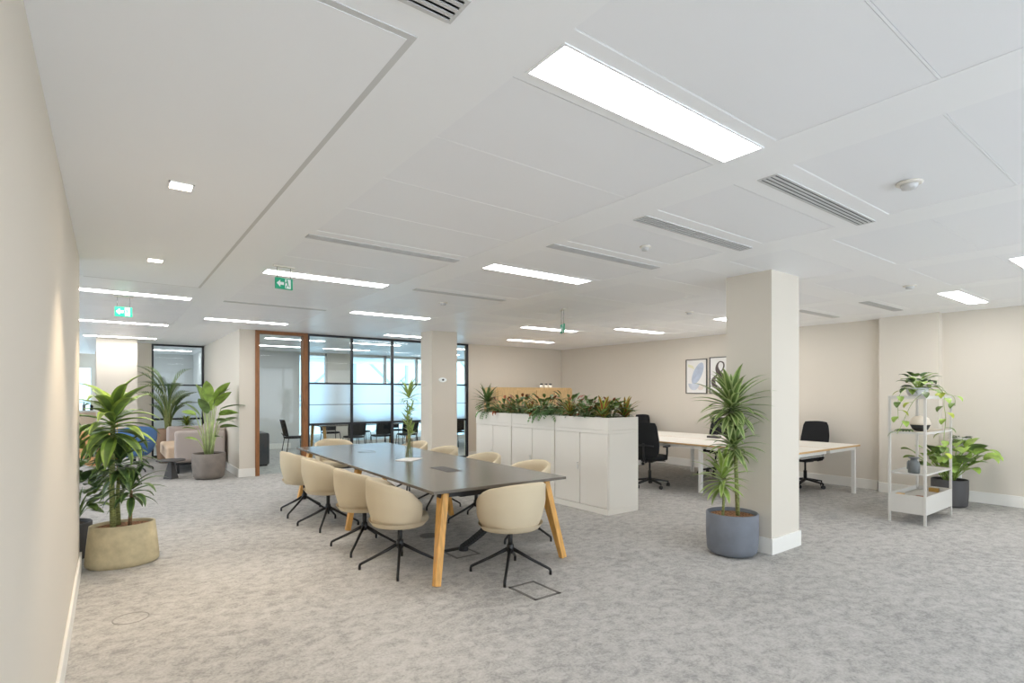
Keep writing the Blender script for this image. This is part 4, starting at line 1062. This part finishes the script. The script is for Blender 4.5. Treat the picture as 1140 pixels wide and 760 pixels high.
# ------------------------------------------------------------------ meeting room furniture
mt = thing('conference_table', 'white topped table with pale oak legs inside the glass meeting room', 'table', (4.0, 12.9, 0))
MB().box(0, 4.6, 0, 1.3, .715, .74).build('tabletop', M['tabletop'], mt, bevel=.003)
mt['label'] = 'long table with pale oak legs inside the glass meeting room'
for x in (.15, 2.3, 4.4):
    for y, yy in ((.2, .06), (1.1, 1.24)): MB().bar((x, y, .714), (x, yy, 0), .07, .05, 0, .045, .045).build('leg', M['oak'], mt)
for i in range(1): pass
def mesh_chair():
    r = thing('conference_chair', '', 'chair', (0, 0, 0), 0, 'black chairs inside the meeting room')
    g = MB(); rings = []
    for k, z in ((.9, .44), (1, .455), (.97, .475), (.02, .48)): rings.append([(math.copysign(abs(math.cos(a))**.7, math.cos(a))*.23*k, math.copysign(abs(math.sin(a))**.7, math.sin(a))*.235*k, z) for a in [2*PI*i/24 for i in range(24)]])
    g.grid(rings, closed=True); g.add(rings[0], [tuple(range(24))[::-1]]); g.build('seat', M['blackf'], r)
    g = MB(); F = []; B = []
    for i in range(8):
        z = .50+i*.055; xo = -.21-.09*(i/7); hw = .20+.02*math.sin(i/7*PI)
        F.append([(xo+.04*t*t, t*hw, z) for t in (-1, -.5, 0, .5, 1)]); B.append([(xo-.015+.04*t*t, t*hw, z) for t in (-1, -.5, 0, .5, 1)])
    g.grid(F); g.grid([b[::-1] for b in B]); g.grid([B[-1], F[-1]]); g.grid([F[0], B[0]]); g.grid([[f[0] for f in F], [b[0] for b in B]]); g.grid([[b[-1] for b in B], [f[-1] for f in F]]); g.build('backrest', M['blackf'], r)
    for sy in (-1, 1):
        MB().tube([(.19, sy*.19, .445), (.22, sy*.23, 0.001)], .010, 8).build('leg', M['black'], r)
        MB().tube([(-.17, sy*.19, .445), (-.24, sy*.23, 0.001)], .010, 8).build('leg', M['black'], r)
        MB().tube([(-.17, sy*.19, .45), (-.235, sy*.195, .56)], .010, 8).build('back_bracket', M['black'], r)
    return r
mc = mesh_chair()
mcs = [(3.55, 13.45, 0, 'black chair at the left head of the meeting room table, beside the timber post'),
       (4.75, 12.75, PI/2, 'black chair in front of the meeting room table, leftmost of the near side'),
       (5.45, 12.75, PI/2, 'black chair in front of the meeting room table, second on the near side'),
       (6.15, 12.75, PI/2, 'black chair in front of the meeting room table, third on the near side'),
       (7.6, 12.75, PI/2, 'black chair in front of the meeting room table, rightmost near side'),
       (4.75, 14.45, -PI/2, 'black chair beyond the meeting room table, leftmost of the far side'),
       (5.6, 14.45, -PI/2, 'black chair beyond the meeting room table, second on the far side'),
       (6.6, 14.45, -PI/2, 'black chair beyond the meeting room table, third on the far side')]
for i, (x, y, rz, lab) in enumerate(mcs): place(mc, (x, y, 0), rz, lab, i == 0)
lc = thing('low_cabinet', 'low dark grey cabinet seen through the glass door at left', 'cabinet', (2.14, 12.0, 0))
MB().box(0, .52, 0, 1.4, .03, .68).build('body', M['screen'], lc, bevel=.003)
MB().box(.02, .50, .02, 1.38, 0, .03).build('plinth', M['dark'], lc)
for y0 in (.01, .71): MB().box(.52, .535, y0, y0+.68, .05, .66).build('door', M['screen'], lc)

# building with a steel lattice seen through the meeting room windows
nb = thing('neighbouring_building', 'pale lattice-fronted building across the street beyond the meeting room windows', 'building', (0, 24, -6))
MB().box(-6, 30, 2, 6, 0, 14).build('facade', M['facade'], nb)
g = MB()
for i in range(12):
    x = -4+i*2.6
    g.box(x-.06, x+.06, 0, .12, 0, 14)
    for k in range(6):
        z = k*2.4; a, b = ((x, z), (x+2.6, z+2.4)) if (i+k) % 2 else ((x+2.6, z), (x, z+2.4))
        g.bar((a[0], .06, a[1]), (b[0], .06, b[1]), .09)
        g.bar((x, .06, z), (x+2.6, .06, z), .07)
        g.bar((x+1.3, .06, z), (x+2.6, .06, z+1.2), .05)
g.build('lattice', M['lattice'], nb)

# ------------------------------------------------------------------ light, world, camera
w = bpy.data.worlds.new('world'); SC.world = w; w.use_nodes = True
bg = w.node_tree.nodes['Background']; bg.inputs[0].default_value = (.80, .90, 1.0, 1); bg.inputs[1].default_value = 1.9
for x, y in ((.32, 3.49), (.32, 5.57)):
    ld = bpy.data.lights.new('downlight_beam', 'SPOT'); ld.energy = 40; ld.color = (1, .82, .6); ld.spot_size = 1.5; ld.spot_blend = .6; ld.shadow_soft_size = .05
    lo = bpy.data.objects.new('downlight_beam', ld); lo.location = (x, y, CEIL-.03); COL.objects.link(lo)

cam = bpy.data.cameras.new('camera'); co = bpy.data.objects.new('camera', cam); COL.objects.link(co)
cam.sensor_width = 36; cam.lens = 600/1140*36; cam.shift_y = 58/1140; cam.clip_end = 200; cam.clip_start = .02
co.location = (0, 0, 1.5); co.rotation_euler = (PI/2, 0, math.radians(-36.8))
SC.camera = co
SC.cycles.max_bounces = 10; SC.cycles.diffuse_bounces = 6; SC.cycles.glossy_bounces = 4; SC.cycles.transparent_max_bounces = 16; SC.cycles.transmission_bounces = 6
SC.cycles.sample_clamp_indirect = 6
SC.cycles.use_denoising = True
vs_ = SC.view_settings; vs_.view_transform = 'Standard'; vs_.look = 'None'; vs_.gamma = 1; vs_.use_curve_mapping = False; vs_.exposure = 1.25
